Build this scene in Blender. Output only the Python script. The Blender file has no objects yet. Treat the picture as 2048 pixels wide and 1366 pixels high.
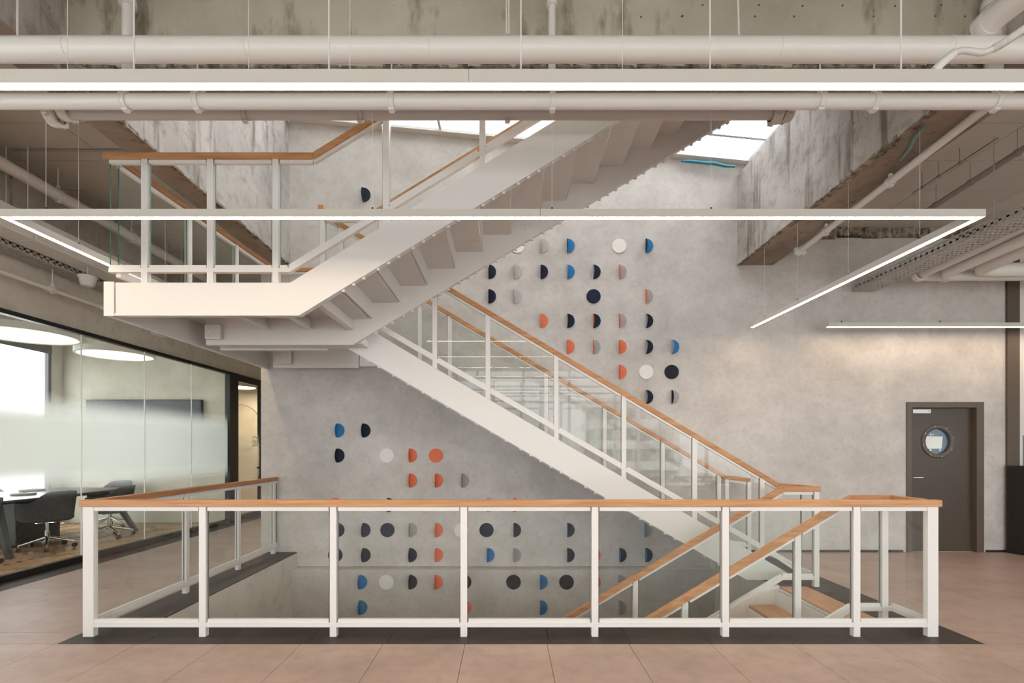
import bpy, math, random
from mathutils import Vector, Matrix

random.seed(7)
R = math.radians
scene = bpy.context.scene
COL = scene.collection

# ------------------------------------------------------------------ camera, sky, exposure
F = 980.0                       # focal length in pixels of the 2048 px wide frame
VX, VY = 1012.0, 898.0          # vanishing point of the depth direction
EYE = 1.43
cam_data = bpy.data.cameras.new('camera')
cam_data.sensor_fit = 'HORIZONTAL'
cam_data.sensor_width = 36.0
cam_data.lens = F / 2048.0 * 36.0
cam_data.shift_x = (1024.0 - VX) / 2048.0
cam_data.shift_y = (VY - 683.0) / 2048.0
cam_data.clip_start = 0.02
cam = bpy.data.objects.new('camera', cam_data)
cam.location = (0, 0, EYE)
cam.rotation_euler = (R(90), 0, 0)
COL.objects.link(cam)
scene.camera = cam

world = bpy.data.worlds.new('daylight')
scene.world = world
world.use_nodes = True
wn = world.node_tree.nodes
wn['Background'].inputs[0].default_value = (0.93, 0.97, 1.0, 1)
wn['Background'].inputs[1].default_value = 3.2

scene.view_settings.view_transform = 'Standard'
scene.view_settings.look = 'None'
scene.view_settings.gamma = 1.0
scene.view_settings.use_curve_mapping = False
scene.view_settings.exposure = 0.58
scene.cycles.max_bounces = 7
scene.cycles.diffuse_bounces = 4
scene.cycles.glossy_bounces = 3
scene.cycles.transparent_max_bounces = 20
scene.cycles.sample_clamp_indirect = 6.0
scene.cycles.use_denoising = True
scene.cycles.use_adaptive_sampling = True
scene.cycles.adaptive_threshold = 0.07
scene.cycles.adaptive_min_samples = 24

XG_ = -5.40
LAMP = 21.0                     # emission of the linear lamps
WARM = (1.0, 0.76, 0.52)


def portal(name, loc, rot, sx, sy):
    l = bpy.data.lights.new(name, 'AREA')
    l.shape = 'RECTANGLE'
    l.size, l.size_y = sx, sy
    l.cycles.is_portal = True
    o = bpy.data.objects.new(name, l)
    o.location, o.rotation_euler = loc, rot
    COL.objects.link(o)


portal('window_daylight', (1.3, -5.05, 2.1), (R(90), 0, 0), 13.0, 3.6)
portal('skylight_daylight', (0.1, 5.2, 8.25), (0, 0, 0), 6.4, 3.4)
portal('added_side_window_daylight', (9.25, -0.4, 2.05), (0, R(90), 0), 2.3, 8.0)  # portal for the added right side windows
portal('added_left_window_daylight', (XG_ - 0.05, -1.2, 2.05), (0, R(-90), 0), 2.9, 6.4)  # portal for the added left windows
portal('meeting_room_daylight', (-8.62, 7.0, 1.75), (0, R(-90), 0), 3.3, 4.4)

# ------------------------------------------------------------------ materials
MATS = {}


def nd(nt, kind, **kw):
    n = nt.nodes.new(kind)
    for k, v in kw.items():
        setattr(n, k, v)
    return n


def principled(name, col, rough=0.5, metal=0.0, spec=0.5, bump=None, mottling=None, coords='Object', emit=None):
    """col base; mottling = list of (scale, detail, low colour, high colour, from, to, stretch)"""
    m = bpy.data.materials.new(name)
    m.use_nodes = True
    nt = m.node_tree
    b = nt.nodes['Principled BSDF']
    b.inputs['Base Color'].default_value = (*col, 1)
    b.inputs['Roughness'].default_value = rough
    b.inputs['Metallic'].default_value = metal
    b.inputs['Specular IOR Level'].default_value = spec
    tc = nd(nt, 'ShaderNodeTexCoord')
    cur = None
    for (sc, det, lo, hi, fr, to, st) in (mottling or []):
        mp = nd(nt, 'ShaderNodeMapping')
        mp.inputs['Scale'].default_value = st
        nt.links.new(tc.outputs[coords], mp.inputs[0])
        no = nd(nt, 'ShaderNodeTexNoise')
        no.inputs['Scale'].default_value = sc
        no.inputs['Detail'].default_value = min(det, 4)
        no.inputs['Roughness'].default_value = 0.6
        nt.links.new(mp.outputs[0], no.inputs['Vector'])
        cr = nd(nt, 'ShaderNodeValToRGB')
        cr.color_ramp.elements[0].position = fr
        cr.color_ramp.elements[1].position = to
        cr.color_ramp.elements[0].color = (*lo, 1)
        cr.color_ramp.elements[1].color = (*hi, 1)
        nt.links.new(no.outputs['Fac'], cr.inputs[0])
        if cur is None:
            cur = cr.outputs[0]
        else:
            mx = nd(nt, 'ShaderNodeMix', data_type='RGBA', blend_type='MULTIPLY')
            mx.inputs[0].default_value = 1.0
            nt.links.new(cur, mx.inputs[6])
            nt.links.new(cr.outputs[0], mx.inputs[7])
            cur = mx.outputs[2]
    if cur is not None:
        nt.links.new(cur, b.inputs['Base Color'])
    if bump:
        sc, strength, dist, st = bump
        mp = nd(nt, 'ShaderNodeMapping')
        mp.inputs['Scale'].default_value = st
        nt.links.new(tc.outputs[coords], mp.inputs[0])
        no = nd(nt, 'ShaderNodeTexNoise')
        no.inputs['Scale'].default_value = sc
        no.inputs['Detail'].default_value = 3
        nt.links.new(mp.outputs[0], no.inputs['Vector'])
        bp = nd(nt, 'ShaderNodeBump')
        bp.inputs['Strength'].default_value = strength
        bp.inputs['Distance'].default_value = dist
        nt.links.new(no.outputs['Fac'], bp.inputs['Height'])
        nt.links.new(bp.outputs[0], b.inputs['Normal'])
    if emit:
        b.inputs['Emission Color'].default_value = (*emit[0], 1)
        b.inputs['Emission Strength'].default_value = emit[1]
    MATS[name] = m
    return m


def emission(name, col, strength):
    m = bpy.data.materials.new(name)
    m.use_nodes = True
    nt = m.node_tree
    nt.nodes.clear()
    e = nd(nt, 'ShaderNodeEmission')
    e.inputs[0].default_value = (*col, 1)
    e.inputs[1].default_value = strength
    o = nd(nt, 'ShaderNodeOutputMaterial')
    nt.links.new(e.outputs[0], o.inputs[0])
    MATS[name] = m
    return m


def thin_glass(name, tint, ior=1.5, frost=None, rough=0.0):
    """clear pane: fresnel mix of a mirror and a tinted transparency; frost = (z0, z1, fade) of a matt film"""
    m = bpy.data.materials.new(name)
    m.use_nodes = True
    nt = m.node_tree
    nt.nodes.clear()
    tr = nd(nt, 'ShaderNodeBsdfTransparent')
    tr.inputs[0].default_value = (*tint, 1)
    gl = nd(nt, 'ShaderNodeBsdfGlossy')
    gl.inputs['Roughness'].default_value = rough
    gl.inputs[0].default_value = (1, 1, 1, 1)
    lw = nd(nt, 'ShaderNodeFresnel')
    lw.inputs['IOR'].default_value = ior
    geo = nd(nt, 'ShaderNodeNewGeometry')
    inv = nd(nt, 'ShaderNodeMath', operation='SUBTRACT')
    inv.inputs[0].default_value = 1.0
    nt.links.new(geo.outputs['Backfacing'], inv.inputs[1])
    mu = nd(nt, 'ShaderNodeMath', operation='MULTIPLY')
    nt.links.new(lw.outputs[0], mu.inputs[0])
    nt.links.new(inv.outputs[0], mu.inputs[1])
    mu2 = nd(nt, 'ShaderNodeMath', operation='MULTIPLY', use_clamp=True)
    nt.links.new(mu.outputs[0], mu2.inputs[0])
    mu2.inputs[1].default_value = 0.85
    mix = nd(nt, 'ShaderNodeMixShader')
    nt.links.new(mu2.outputs[0], mix.inputs[0])
    nt.links.new(tr.outputs[0], mix.inputs[1])
    nt.links.new(gl.outputs[0], mix.inputs[2])
    out = nd(nt, 'ShaderNodeOutputMaterial')
    last = mix.outputs[0]
    if frost:
        z0, z1, fade, full = frost
        tc = nd(nt, 'ShaderNodeTexCoord')
        sp = nd(nt, 'ShaderNodeSeparateXYZ')
        nt.links.new(tc.outputs['Object'], sp.inputs[0])
        a = nd(nt, 'ShaderNodeMapRange', interpolation_type='SMOOTHSTEP')
        a.inputs[1].default_value, a.inputs[2].default_value = z0 - fade, z0 + fade
        b = nd(nt, 'ShaderNodeMapRange', interpolation_type='SMOOTHSTEP')
        b.inputs[1].default_value, b.inputs[2].default_value = z1 + fade, z1 - fade
        nt.links.new(sp.outputs[2], a.inputs[0])
        nt.links.new(sp.outputs[2], b.inputs[0])
        k = nd(nt, 'ShaderNodeMath', operation='MULTIPLY')
        nt.links.new(a.outputs[0], k.inputs[0])
        nt.links.new(b.outputs[0], k.inputs[1])
        k2 = nd(nt, 'ShaderNodeMath', operation='MULTIPLY')
        nt.links.new(k.outputs[0], k2.inputs[0])
        k2.inputs[1].default_value = full
        tl = nd(nt, 'ShaderNodeBsdfTranslucent')
        tl.inputs[0].default_value = (0.94, 0.97, 0.94, 1)
        df = nd(nt, 'ShaderNodeBsdfDiffuse')
        df.inputs[0].default_value = (0.86, 0.90, 0.86, 1)
        m0 = nd(nt, 'ShaderNodeMixShader')
        m0.inputs[0].default_value = 0.4
        nt.links.new(tl.outputs[0], m0.inputs[1])
        nt.links.new(df.outputs[0], m0.inputs[2])
        m1 = nd(nt, 'ShaderNodeMixShader')
        nt.links.new(k2.outputs[0], m1.inputs[0])
        nt.links.new(last, m1.inputs[1])
        nt.links.new(m0.outputs[0], m1.inputs[2])
        last = m1.outputs[0]
    nt.links.new(last, out.inputs[0])
    MATS[name] = m
    return m


ONE = (1, 1, 1)
principled('wall_cement', (0.5, 0.47, 0.44), 0.62, spec=0.3, bump=(9, 0.12, 0.02, ONE), mottling=[
    (0.9, 5, (0.50, 0.468, 0.44), (0.64, 0.605, 0.575), 0.3, 0.7, ONE),
    (3.2, 9, (0.87, 0.865, 0.86), (1.0, 1.0, 1.0), 0.30, 0.60, (1, 1, 1.2)),
    (17, 7, (0.90, 0.895, 0.89), (1.0, 1.0, 1.0), 0.30, 0.55, ONE),
    (46, 3, (0.62, 0.61, 0.6), (1, 1, 1), 0.24, 0.31, ONE)])
principled('wall_side_cement', (0.4, 0.37, 0.33), 0.7, spec=0.25, bump=(9, 0.1, 0.02, ONE), mottling=[
    (1.0, 5, (0.60, 0.55, 0.475), (0.72, 0.67, 0.585), 0.3, 0.7, ONE),
    (6.0, 6, (0.85, 0.85, 0.85), (1, 1, 1), 0.3, 0.5, ONE)])
principled('beam_concrete', (0.4, 0.36, 0.29), 0.8, spec=0.2, bump=(7, 0.35, 0.03, ONE), mottling=[
    (1.1, 6, (0.38, 0.34, 0.265), (0.55, 0.50, 0.41), 0.3, 0.7, ONE),
    (3.4, 9, (0.50, 0.47, 0.42), (1, 1, 1), 0.33, 0.47, (1.6, 1.3, 0.5)),
    (30, 4, (0.55, 0.52, 0.48), (1, 1, 1), 0.27, 0.35, ONE)])
principled('beam_pale_concrete', (0.5, 0.48, 0.46), 0.8, spec=0.2, bump=(6, 0.5, 0.04, (1, 1, 0.3)), mottling=[
    (1.3, 6, (0.34, 0.308, 0.287), (0.53, 0.49, 0.46), 0.3, 0.7, ONE),
    (3.0, 8, (0.46, 0.42, 0.38), (1, 1, 1), 0.34, 0.47, (1, 2.2, 0.18)),
    (7.0, 8, (0.74, 0.71, 0.68), (1, 1, 1), 0.32, 0.5, ONE),
    (26, 4, (0.5, 0.47, 0.44), (1, 1, 1), 0.28, 0.36, ONE)])
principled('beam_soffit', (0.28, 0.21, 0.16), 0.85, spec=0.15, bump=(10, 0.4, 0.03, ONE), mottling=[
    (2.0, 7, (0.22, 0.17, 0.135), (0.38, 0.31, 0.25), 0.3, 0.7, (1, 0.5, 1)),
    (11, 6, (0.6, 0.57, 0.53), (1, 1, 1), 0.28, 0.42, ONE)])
principled('stain', (0.16, 0.135, 0.10), 0.9, spec=0.1)
principled('crumbled_edge', (0.30, 0.26, 0.21), 0.9, spec=0.1, bump=(30, 0.8, 0.03, ONE), mottling=[
    (14, 6, (0.10, 0.075, 0.055), (0.40, 0.34, 0.27), 0.34, 0.64, ONE)])
principled('ceiling_panel', (0.36, 0.335, 0.305), 0.8, spec=0.2, mottling=[
    (1.5, 3, (0.50, 0.45, 0.39), (0.56, 0.505, 0.44), 0.3, 0.7, ONE)])
principled('slab_concrete', (0.40, 0.37, 0.32), 0.85, spec=0.15)
principled('floor_tile', (0.36, 0.28, 0.24), 0.42, spec=0.4, mottling=[
    (1.4, 5, (0.35, 0.252, 0.212), (0.45, 0.335, 0.285), 0.3, 0.7, (1, 1.6, 1)),
    (9, 6, (0.88, 0.87, 0.86), (1, 1, 1), 0.3, 0.55, ONE)])
principled('grout', (0.34, 0.28, 0.25), 0.8)
principled('dark_tile', (0.07, 0.058, 0.052), 0.5, spec=0.2, mottling=[
    (2.5, 5, (0.040, 0.030, 0.026), (0.066, 0.052, 0.046), 0.3, 0.7, ONE),
    (60, 3, (0.7, 0.7, 0.7), (1, 1, 1), 0.3, 0.5, ONE)])
principled('black_trim', (0.012, 0.011, 0.010), 0.4)
principled('white_steel', (0.70, 0.675, 0.655), 0.33, spec=0.45)
principled('white_pipe', (0.735, 0.705, 0.665), 0.3, spec=0.5)
principled('grey_pipe', (0.55, 0.51, 0.49), 0.4, spec=0.4)
principled('dim_conduit', (0.30, 0.27, 0.25), 0.5, spec=0.3)
principled('lamp_body', (0.56, 0.53, 0.475), 0.42, spec=0.4)
principled('tray_steel', (0.46, 0.43, 0.40), 0.5, metal=0.2)
principled('oak', (0.5, 0.26, 0.12), 0.42, spec=0.35, mottling=[
    (3.0, 6, (0.40, 0.185, 0.075), (0.62, 0.335, 0.165), 0.28, 0.72, (0.5, 9, 9)),
    (24, 4, (0.80, 0.74, 0.68), (1, 1, 1), 0.3, 0.6, (0.12, 3, 3))])
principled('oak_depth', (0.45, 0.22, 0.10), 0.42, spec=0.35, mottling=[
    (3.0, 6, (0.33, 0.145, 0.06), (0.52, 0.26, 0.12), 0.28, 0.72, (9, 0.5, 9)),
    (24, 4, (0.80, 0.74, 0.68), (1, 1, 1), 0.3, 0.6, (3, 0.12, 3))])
principled('tread_oak', (0.48, 0.26, 0.13), 0.4, spec=0.4, mottling=[
    (3.0, 6, (0.39, 0.20, 0.10), (0.56, 0.31, 0.17), 0.28, 0.72, (9, 0.6, 9))])
principled('herringbone_oak', (0.5, 0.31, 0.17), 0.32, spec=0.5, mottling=[
    (3.5, 6, (0.42, 0.24, 0.125), (0.62, 0.40, 0.235), 0.28, 0.72, (2, 2, 2))])
principled('herringbone_oak_dark', (0.4, 0.24, 0.12), 0.32, spec=0.5, mottling=[
    (3.5, 6, (0.27, 0.15, 0.075), (0.42, 0.255, 0.145), 0.28, 0.72, (2, 2, 2))])
principled('door_brown', (0.072, 0.052, 0.039), 0.45, spec=0.4)
principled('door_frame_brown', (0.105, 0.078, 0.059), 0.45, spec=0.4)
principled('steel', (0.62, 0.60, 0.57), 0.28, metal=1.0)
principled('chrome', (0.78, 0.78, 0.77), 0.12, metal=1.0)
principled('black_plastic', (0.015, 0.015, 0.016), 0.45)
principled('chair_fabric', (0.045, 0.047, 0.050), 0.85, spec=0.2, mottling=[
    (40, 3, (0.032, 0.034, 0.037), (0.07, 0.073, 0.078), 0.3, 0.7, ONE)])
principled('chair_blue_fabric', (0.05, 0.075, 0.10), 0.85, spec=0.2, mottling=[
    (40, 3, (0.035, 0.055, 0.08), (0.08, 0.11, 0.14), 0.3, 0.7, ONE)])
principled('table_dark', (0.045, 0.043, 0.042), 0.3, spec=0.5)
principled('screen', (0.02, 0.022, 0.026), 0.25)
principled('paper', (0.82, 0.84, 0.82), 0.7)
principled('porthole_dark', (0.05, 0.11, 0.17), 0.25, spec=0.6)
principled('desk_dark', (0.018, 0.013, 0.011), 0.5, spec=0.3, mottling=[
    (60, 3, (0.010, 0.007, 0.006), (0.03, 0.022, 0.02), 0.3, 0.7, ONE)])
principled('glass_edge', (0.02, 0.16, 0.12), 0.2, spec=0.6)
principled('glass_edge_dark', (0.10, 0.125, 0.115), 0.2, spec=0.6)
principled('plaster_white', (0.74, 0.71, 0.66), 0.7, spec=0.2)
principled('room_cement', (0.56, 0.53, 0.45), 0.75, spec=0.2, mottling=[
    (1.8, 6, (0.50, 0.47, 0.38), (0.66, 0.63, 0.54), 0.3, 0.7, (1, 1, 1))])
principled('teal_plastic', (0.03, 0.22, 0.30), 0.45, spec=0.5)
principled('green_tape', (0.17, 0.28, 0.23), 0.6)
principled('blind_grey', (0.20, 0.20, 0.20), 0.8)
principled('added_city_ground', (0.30, 0.30, 0.29), 0.9, mottling=[
    (0.05, 4, (0.48, 0.48, 0.46), (0.72, 0.71, 0.68), 0.35, 0.65, ONE)])
principled('tower_white', (0.78, 0.77, 0.74), 0.8)
principled('tower_glass', (0.20, 0.24, 0.27), 0.3)
principled('tree_green', (0.06, 0.09, 0.05), 0.9)
principled('felt_navy', (0.020, 0.027, 0.045), 0.9, spec=0.15)
principled('felt_black', (0.026, 0.024, 0.033), 0.9, spec=0.15)
principled('felt_blue', (0.035, 0.19, 0.42), 0.9, spec=0.15)
principled('felt_orange', (0.72, 0.19, 0.10), 0.9, spec=0.15)
principled('felt_grey', (0.37, 0.345, 0.335), 0.9, spec=0.15)
principled('felt_light_grey', (0.46, 0.43, 0.42), 0.9, spec=0.15)
principled('felt_white', (0.76, 0.74, 0.71), 0.9, spec=0.15)
emission('lamp_glow', WARM, LAMP)
emission('disc_glow', (1.0, 0.90, 0.74), 1.35)
emission('side_room_glow', (1.0, 0.80, 0.56), 26.0)
thin_glass('pane_glass', (0.982, 0.994, 0.988))
thin_glass('sky_glass', (0.985, 0.99, 0.99))
thin_glass('window_glass', (0.98, 0.99, 0.985))
thin_glass('partition_glass', (0.985, 0.995, 0.985), frost=(1.05, 1.92, 0.21, 0.95))
thin_glass('door_glass', (0.985, 0.995, 0.985), frost=(0.85, 1.55, 0.25, 0.7))

# ------------------------------------------------------------------ mesh builder
ORIGIN = {}


class MB:
    def __init__(self):
        self.v, self.f, self.mi, self.sm = [], [], [], []

    def add(self, verts, faces, mi=0, smooth=False):
        b = len(self.v)
        self.v += [tuple(p) for p in verts]
        for f in faces:
            self.f.append(tuple(b + i for i in f))
            self.mi.append(mi)
            self.sm.append(smooth)
        return self

    def box(self, x0, x1, y0, y1, z0, z1, mi=0):
        v = [(x0, y0, z0), (x1, y0, z0), (x1, y1, z0), (x0, y1, z0), (x0, y0, z1), (x1, y0, z1), (x1, y1, z1), (x0, y1, z1)]
        return self.hexa(v, mi)

    def hexa(self, v, mi=0):
        f = [(3, 2, 1, 0), (4, 5, 6, 7), (0, 1, 5, 4), (1, 2, 6, 5), (2, 3, 7, 6), (3, 0, 4, 7)]
        if isinstance(mi, int):
            return self.add(v, f, mi)
        b = len(self.v)
        self.v += [tuple(p) for p in v]
        for q, m in zip(f, mi):
            self.f.append(tuple(b + i for i in q))
            self.mi.append(m)
            self.sm.append(False)
        return self

    def prism(self, poly, axis, a0, a1, mi=0, cap_mi=None):
        """poly = 2D outline (counter-clockwise not needed); axis 'x','y','z' = extrusion direction"""
        def p3(u, w, a):
            return {'x': (a, u, w), 'y': (u, a, w), 'z': (u, w, a)}[axis]
        n = len(poly)
        ar = sum(poly[i][0] * poly[(i + 1) % n][1] - poly[(i + 1) % n][0] * poly[i][1] for i in range(n))
        if (ar < 0) != (axis == 'y'):
            poly = poly[::-1]
        v = [p3(u, w, a0) for u, w in poly] + [p3(u, w, a1) for u, w in poly]
        self.add(v, [tuple(range(n - 1, -1, -1)), tuple(range(n, 2 * n))], mi if cap_mi is None else cap_mi)
        self.f_base = len(self.v) - 2 * n
        for i in range(n):
            j = (i + 1) % n
            self.f.append((self.f_base + i, self.f_base + j, self.f_base + n + j, self.f_base + n + i))
            self.mi.append(mi)
            self.sm.append(False)
        return self

    def tube(self, pts, r, n=12, mi=0, caps=True, smooth=True):
        pts = [Vector(p) for p in pts]
        rs = r if isinstance(r, (list, tuple)) else [r] * len(pts)
        rings = []
        prev = None
        for i, p in enumerate(pts):
            a = pts[i] - pts[i - 1] if i else pts[1] - pts[0]
            b = pts[i + 1] - pts[i] if i < len(pts) - 1 else a
            if a.length < 1e-9:
                a = b
            if b.length < 1e-9:
                b = a
            d = (a.normalized() + b.normalized()).normalized()
            if prev is None:
                ref = Vector((0, 0, 1)) if abs(d.z) < 0.9 else Vector((1, 0, 0))
                s = d.cross(ref).normalized()
            else:
                s = (prev - d * prev.dot(d)).normalized()
            prev = s
            u = s.cross(d)
            rings.append([p + (s * math.cos(2 * math.pi * k / n) + u * math.sin(2 * math.pi * k / n)) * rs[i] for k in range(n)])
        v = [q for ring in rings for q in ring]
        f = []
        for i in range(len(rings) - 1):
            for k in range(n):
                f.append((i * n + k, (i + 1) * n + k, (i + 1) * n + (k + 1) % n, i * n + (k + 1) % n))
        self.add(v, f, mi, smooth)
        if caps:
            b = len(self.v) - len(v)
            self.f.append(tuple(b + k for k in range(n)))
            self.f.append(tuple(b + (len(rings) - 1) * n + k for k in range(n - 1, -1, -1)))
            self.mi += [mi, mi]
            self.sm += [False, False]
        return self

    def sweep(self, pts, w, h0, h1, mi=0):
        """rectangular bar along a 3D polyline; w half width, h0..h1 offsets below/above the line; mitred"""
        pts = [Vector(p) for p in pts]
        ds = [(pts[i + 1] - pts[i]).normalized() for i in range(len(pts) - 1)]
        for i, d in enumerate(ds):
            s = d.cross(Vector((0, 0, 1))).normalized()
            u = s.cross(d)
            n0 = d if i == 0 else (ds[i - 1] + d)
            n1 = d if i == len(ds) - 1 else (d + ds[i + 1])
            ring = []
            for p, nn in ((pts[i], n0), (pts[i + 1], n1)):
                for a, b in ((-w, h0), (w, h0), (w, h1), (-w, h1)):
                    o = s * a + u * b
                    t = -o.dot(nn) / d.dot(nn)
                    ring.append(p + o + d * t)
            self.add(ring, [(0, 1, 2, 3), (7, 6, 5, 4), (1, 0, 4, 5), (2, 1, 5, 6), (3, 2, 6, 7), (0, 3, 7, 4)], mi)
        return self

    def lathe(self, prof, c, axis='z', n=24, mi=0, smooth=True):
        """prof = [(radius, height)...] around axis through c"""
        v, f = [], []
        for r, h in prof:
            for k in range(n):
                a = 2 * math.pi * k / n
                p = (r * math.cos(a), r * math.sin(a), h)
                if axis == 'x':
                    p = (p[2], p[0], p[1])
                elif axis == 'y':
                    p = (p[1], p[2], p[0])
                v.append((c[0] + p[0], c[1] + p[1], c[2] + p[2]))
        for i in range(len(prof) - 1):
            for k in range(n):
                f.append((i * n + k, i * n + (k + 1) % n, (i + 1) * n + (k + 1) % n, (i + 1) * n + k))
        self.add(v, f, mi, smooth)
        return self

    def build(self, name, mat, parent=None, label=None, kind=None, bevel=0.0):
        me = bpy.data.meshes.new(name)
        org = ORIGIN.get(parent.name, Vector((0, 0, 0))) if parent else Vector((0, 0, 0))
        me.from_pydata([(p[0] - org.x, p[1] - org.y, p[2] - org.z) for p in self.v], [], self.f)
        mats = mat if isinstance(mat, (list, tuple)) else [mat]
        for m in mats:
            me.materials.append(MATS[m])
        me.polygons.foreach_set('material_index', self.mi)
        me.polygons.foreach_set('use_smooth', self.sm)
        me.update()
        if any(self.sm):
            me.set_sharp_from_angle(angle=R(40))
        o = bpy.data.objects.new(name, me)
        COL.objects.link(o)
        if parent:
            o.parent = parent
            ORIGIN[o.name] = org
        if label:
            o['label'] = label
        if kind:
            o['kind'] = kind
        if bevel:
            bv = o.modifiers.new('bevel', 'BEVEL')
            bv.width = bevel
            bv.segments = 2
            bv.limit_method = 'ANGLE'
        return o


def tag(o, label, cat, group=None, kind=None):
    o['label'] = label
    o['category'] = cat
    if group:
        o['group'] = group
    if kind:
        o['kind'] = kind
    return o


def struct(o, label=None):
    o['kind'] = 'structure'
    if label:
        o['label'] = label
    return o


def thing(name, label, cat, loc=(0, 0, 0), group=None, kind=None):
    o = bpy.data.objects.new(name, None)
    o.empty_display_size = 0.1
    o.location = loc
    COL.objects.link(o)
    ORIGIN[o.name] = Vector(loc)
    return tag(o, label, cat, group, kind)


def inst(src, name, loc, parent=None):
    o = bpy.data.objects.new(name, src.data)
    COL.objects.link(o)
    org = ORIGIN.get(parent.name, Vector((0, 0, 0))) if parent else Vector((0, 0, 0))
    o.location = Vector(loc) - org
    if parent:
        o.parent = parent
    return o


def copy_tree(o, parent=None):
    c = o.copy()
    COL.objects.link(c)
    c.parent = parent
    for ch in o.children:
        copy_tree(ch, c)
    return c


def at(px, py, Y):
    return ((px - VX) / F * Y, Y, EYE - (py - VY) / F * Y)


ORD = ['', 'first', 'second', 'third', 'fourth', 'fifth', 'sixth', 'seventh', 'eighth', 'ninth', 'tenth', 'eleventh', 'twelfth']

# ------------------------------------------------------------------ key dimensions
YW = 6.80            # face of the long back wall
YL = 6.64            # the wall below the ledge
XG = -5.40           # glass partition plane
ZC = 4.49            # panelled ceiling
OX0, OX1, OY0, OY1 = -2.90, 2.83, 4.02, 6.80   # stairwell opening
BL0, BL1 = -3.27, -3.00      # left concrete beam
BR0, BR1 = 3.21, 3.70        # right concrete beam
ZB = 3.98                    # beam undersides
FB0, FB1 = 3.30, 3.68        # front beam depth

# ------------------------------------------------------------------ floor
fl = MB()
ztop = -0.012
for (x0, x1, y0, y1) in [(XG, 9.2, -5.0, OY0 - 0.2), (XG, OX0 - 0.2, OY0 - 0.2, YW), (XG, -3.4, YW, 12.0), (OX1 + 0.2, 9.2, OY0 - 0.2, YW)]:
    if x1 > x0:
        fl.box(x0, x1, y0, y1, -0.30, ztop)
fl.box(XG, 9.2, -5.0, 1.42, ztop, 0.0, 1)
floor = struct(fl.build('floor', ['grout', 'floor_tile']), 'floor of large beige porcelain tiles')
G = 0.0016
for (rx0, rx1, ry0, ry1) in [(-5.08, 9.2, 1.42, 3.60), (-5.08, -3.28, 3.60, 6.8), (-5.08, -3.40, 6.8, 12.0), (3.50, 9.2, 3.60, YW)]:
    ys = [1.42 + 1.2 * k for k in range(10)]
    xs = [-5.1 + 0.6 * k for k in range(26)]
    for xa in xs:
        for ya in ys:
            a, b = max(xa, rx0), min(xa + 0.6, rx1)
            c, d = max(ya, ry0), min(ya + 1.2, ry1)
            if b - a > 0.02 and d - c > 0.02:
                MB().box(a + G, b - G, c + G, d - G, ztop, 0.0).build('floor_tile', 'floor_tile', floor)
# dark stone border round the stairwell
edges = []
xs = [-3.28, -2.68, -2.08, -1.48, -0.88, -0.28, 0.32, 0.92, 1.52, 2.12, 2.72, 3.50]
for i in range(len(xs) - 1):
    edges.append((xs[i], xs[i + 1], 3.60, OY0))
ys = [OY0, 4.62, 5.22, 5.82, 6.42, YW]
for i in range(len(ys) - 1):
    edges.append((-3.28, OX0, ys[i], ys[i + 1]))
for i in range(1, len(ys) - 1):
    edges.append((OX1 if ys[i] > 5.0 else 3.13, 3.50, ys[i], ys[i + 1]))
edges.append((3.13, 3.50, OY0, 4.62))
edges.append((OX1, 3.13, 5.10, 5.22))
edges.append((OX1, 3.13, OY0, 4.12))
for k in range(11):
    edges.append((XG + 0.05, -5.08, 1.42 + k * 0.96, 1.42 + (k + 1) * 0.96))
for (a, b, c, d) in edges:
    MB().box(a + G, b - G, c + G, d - G, ztop, 0.001).build('border_tile', 'dark_tile', floor, label='dark brown stone border tile')
# steel edge line round the border
MB().box(-3.29, 3.51, 3.592, 3.60, ztop, 0.002).build('edge_strip', 'black_trim', floor)
MB().box(3.50, 3.508, 3.60, YW, ztop, 0.002).build('edge_strip', 'black_trim', floor)
MB().box(-3.288, -3.28, 3.60, YW, ztop, 0.002).build('edge_strip', 'black_trim', floor)

# stairwell shaft below the floor
w = MB()
w.box(OX0 - 0.2, OX0, OY0 - 0.2, OY1, -4.0, -0.012)
struct(w.build('wall_well_left', 'wall_side_cement'), 'grey concrete side of the stairwell opening')
w = MB().box(OX1, OX1 + 0.2, OY0 - 0.2, OY1, -4.0, -0.012)
struct(w.build('wall_well_right', 'wall_side_cement'))
w = MB().box(OX0, OX1, OY0 - 0.2, OY0, -4.0, -0.012)
struct(w.build('wall_well_front', 'wall_side_cement'))
w = MB().box(OX0 - 0.2, OX1 + 0.2, OY0 - 0.2, YW, -4.2, -4.0)
struct(w.build('floor_below', 'floor_tile'))

# ------------------------------------------------------------------ walls
# long back wall: outline in XZ with the sloping top under the skylight
XE, XR = -3.40, 6.93
wb = MB()
DX0, DX1, DZ = (1814 - VX) * YW / F, (1964 - VX) * YW / F, EYE + (VY - 806) * YW / F
outline_l = [(XE, -0.20), (DX0, -0.20), (DX0, 4.36), (3.72, 4.36), (3.72, 5.33), (-3.02, 5.98), (-3.05, 4.60), (XE, 4.60)]
wb.prism(outline_l, 'y', YW, YW + 0.35)
wb.box(DX0, DX1, YW, YW + 0.35, DZ, 4.36)
wb.box(DX1, XR, YW, YW + 0.35, -0.20, 4.36)
wb.box(DX0, DX1, YW, YW + 0.35, -0.20, 0.0)
wall_back = struct(wb.build('wall_back', 'wall_cement'), 'long pale microcement wall behind the stairs')
MB().box(XE, OX1 + 0.2, YL, YW + 0.35, -4.0, -0.205).build('lower_wall', 'wall_cement', wall_back)
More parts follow.
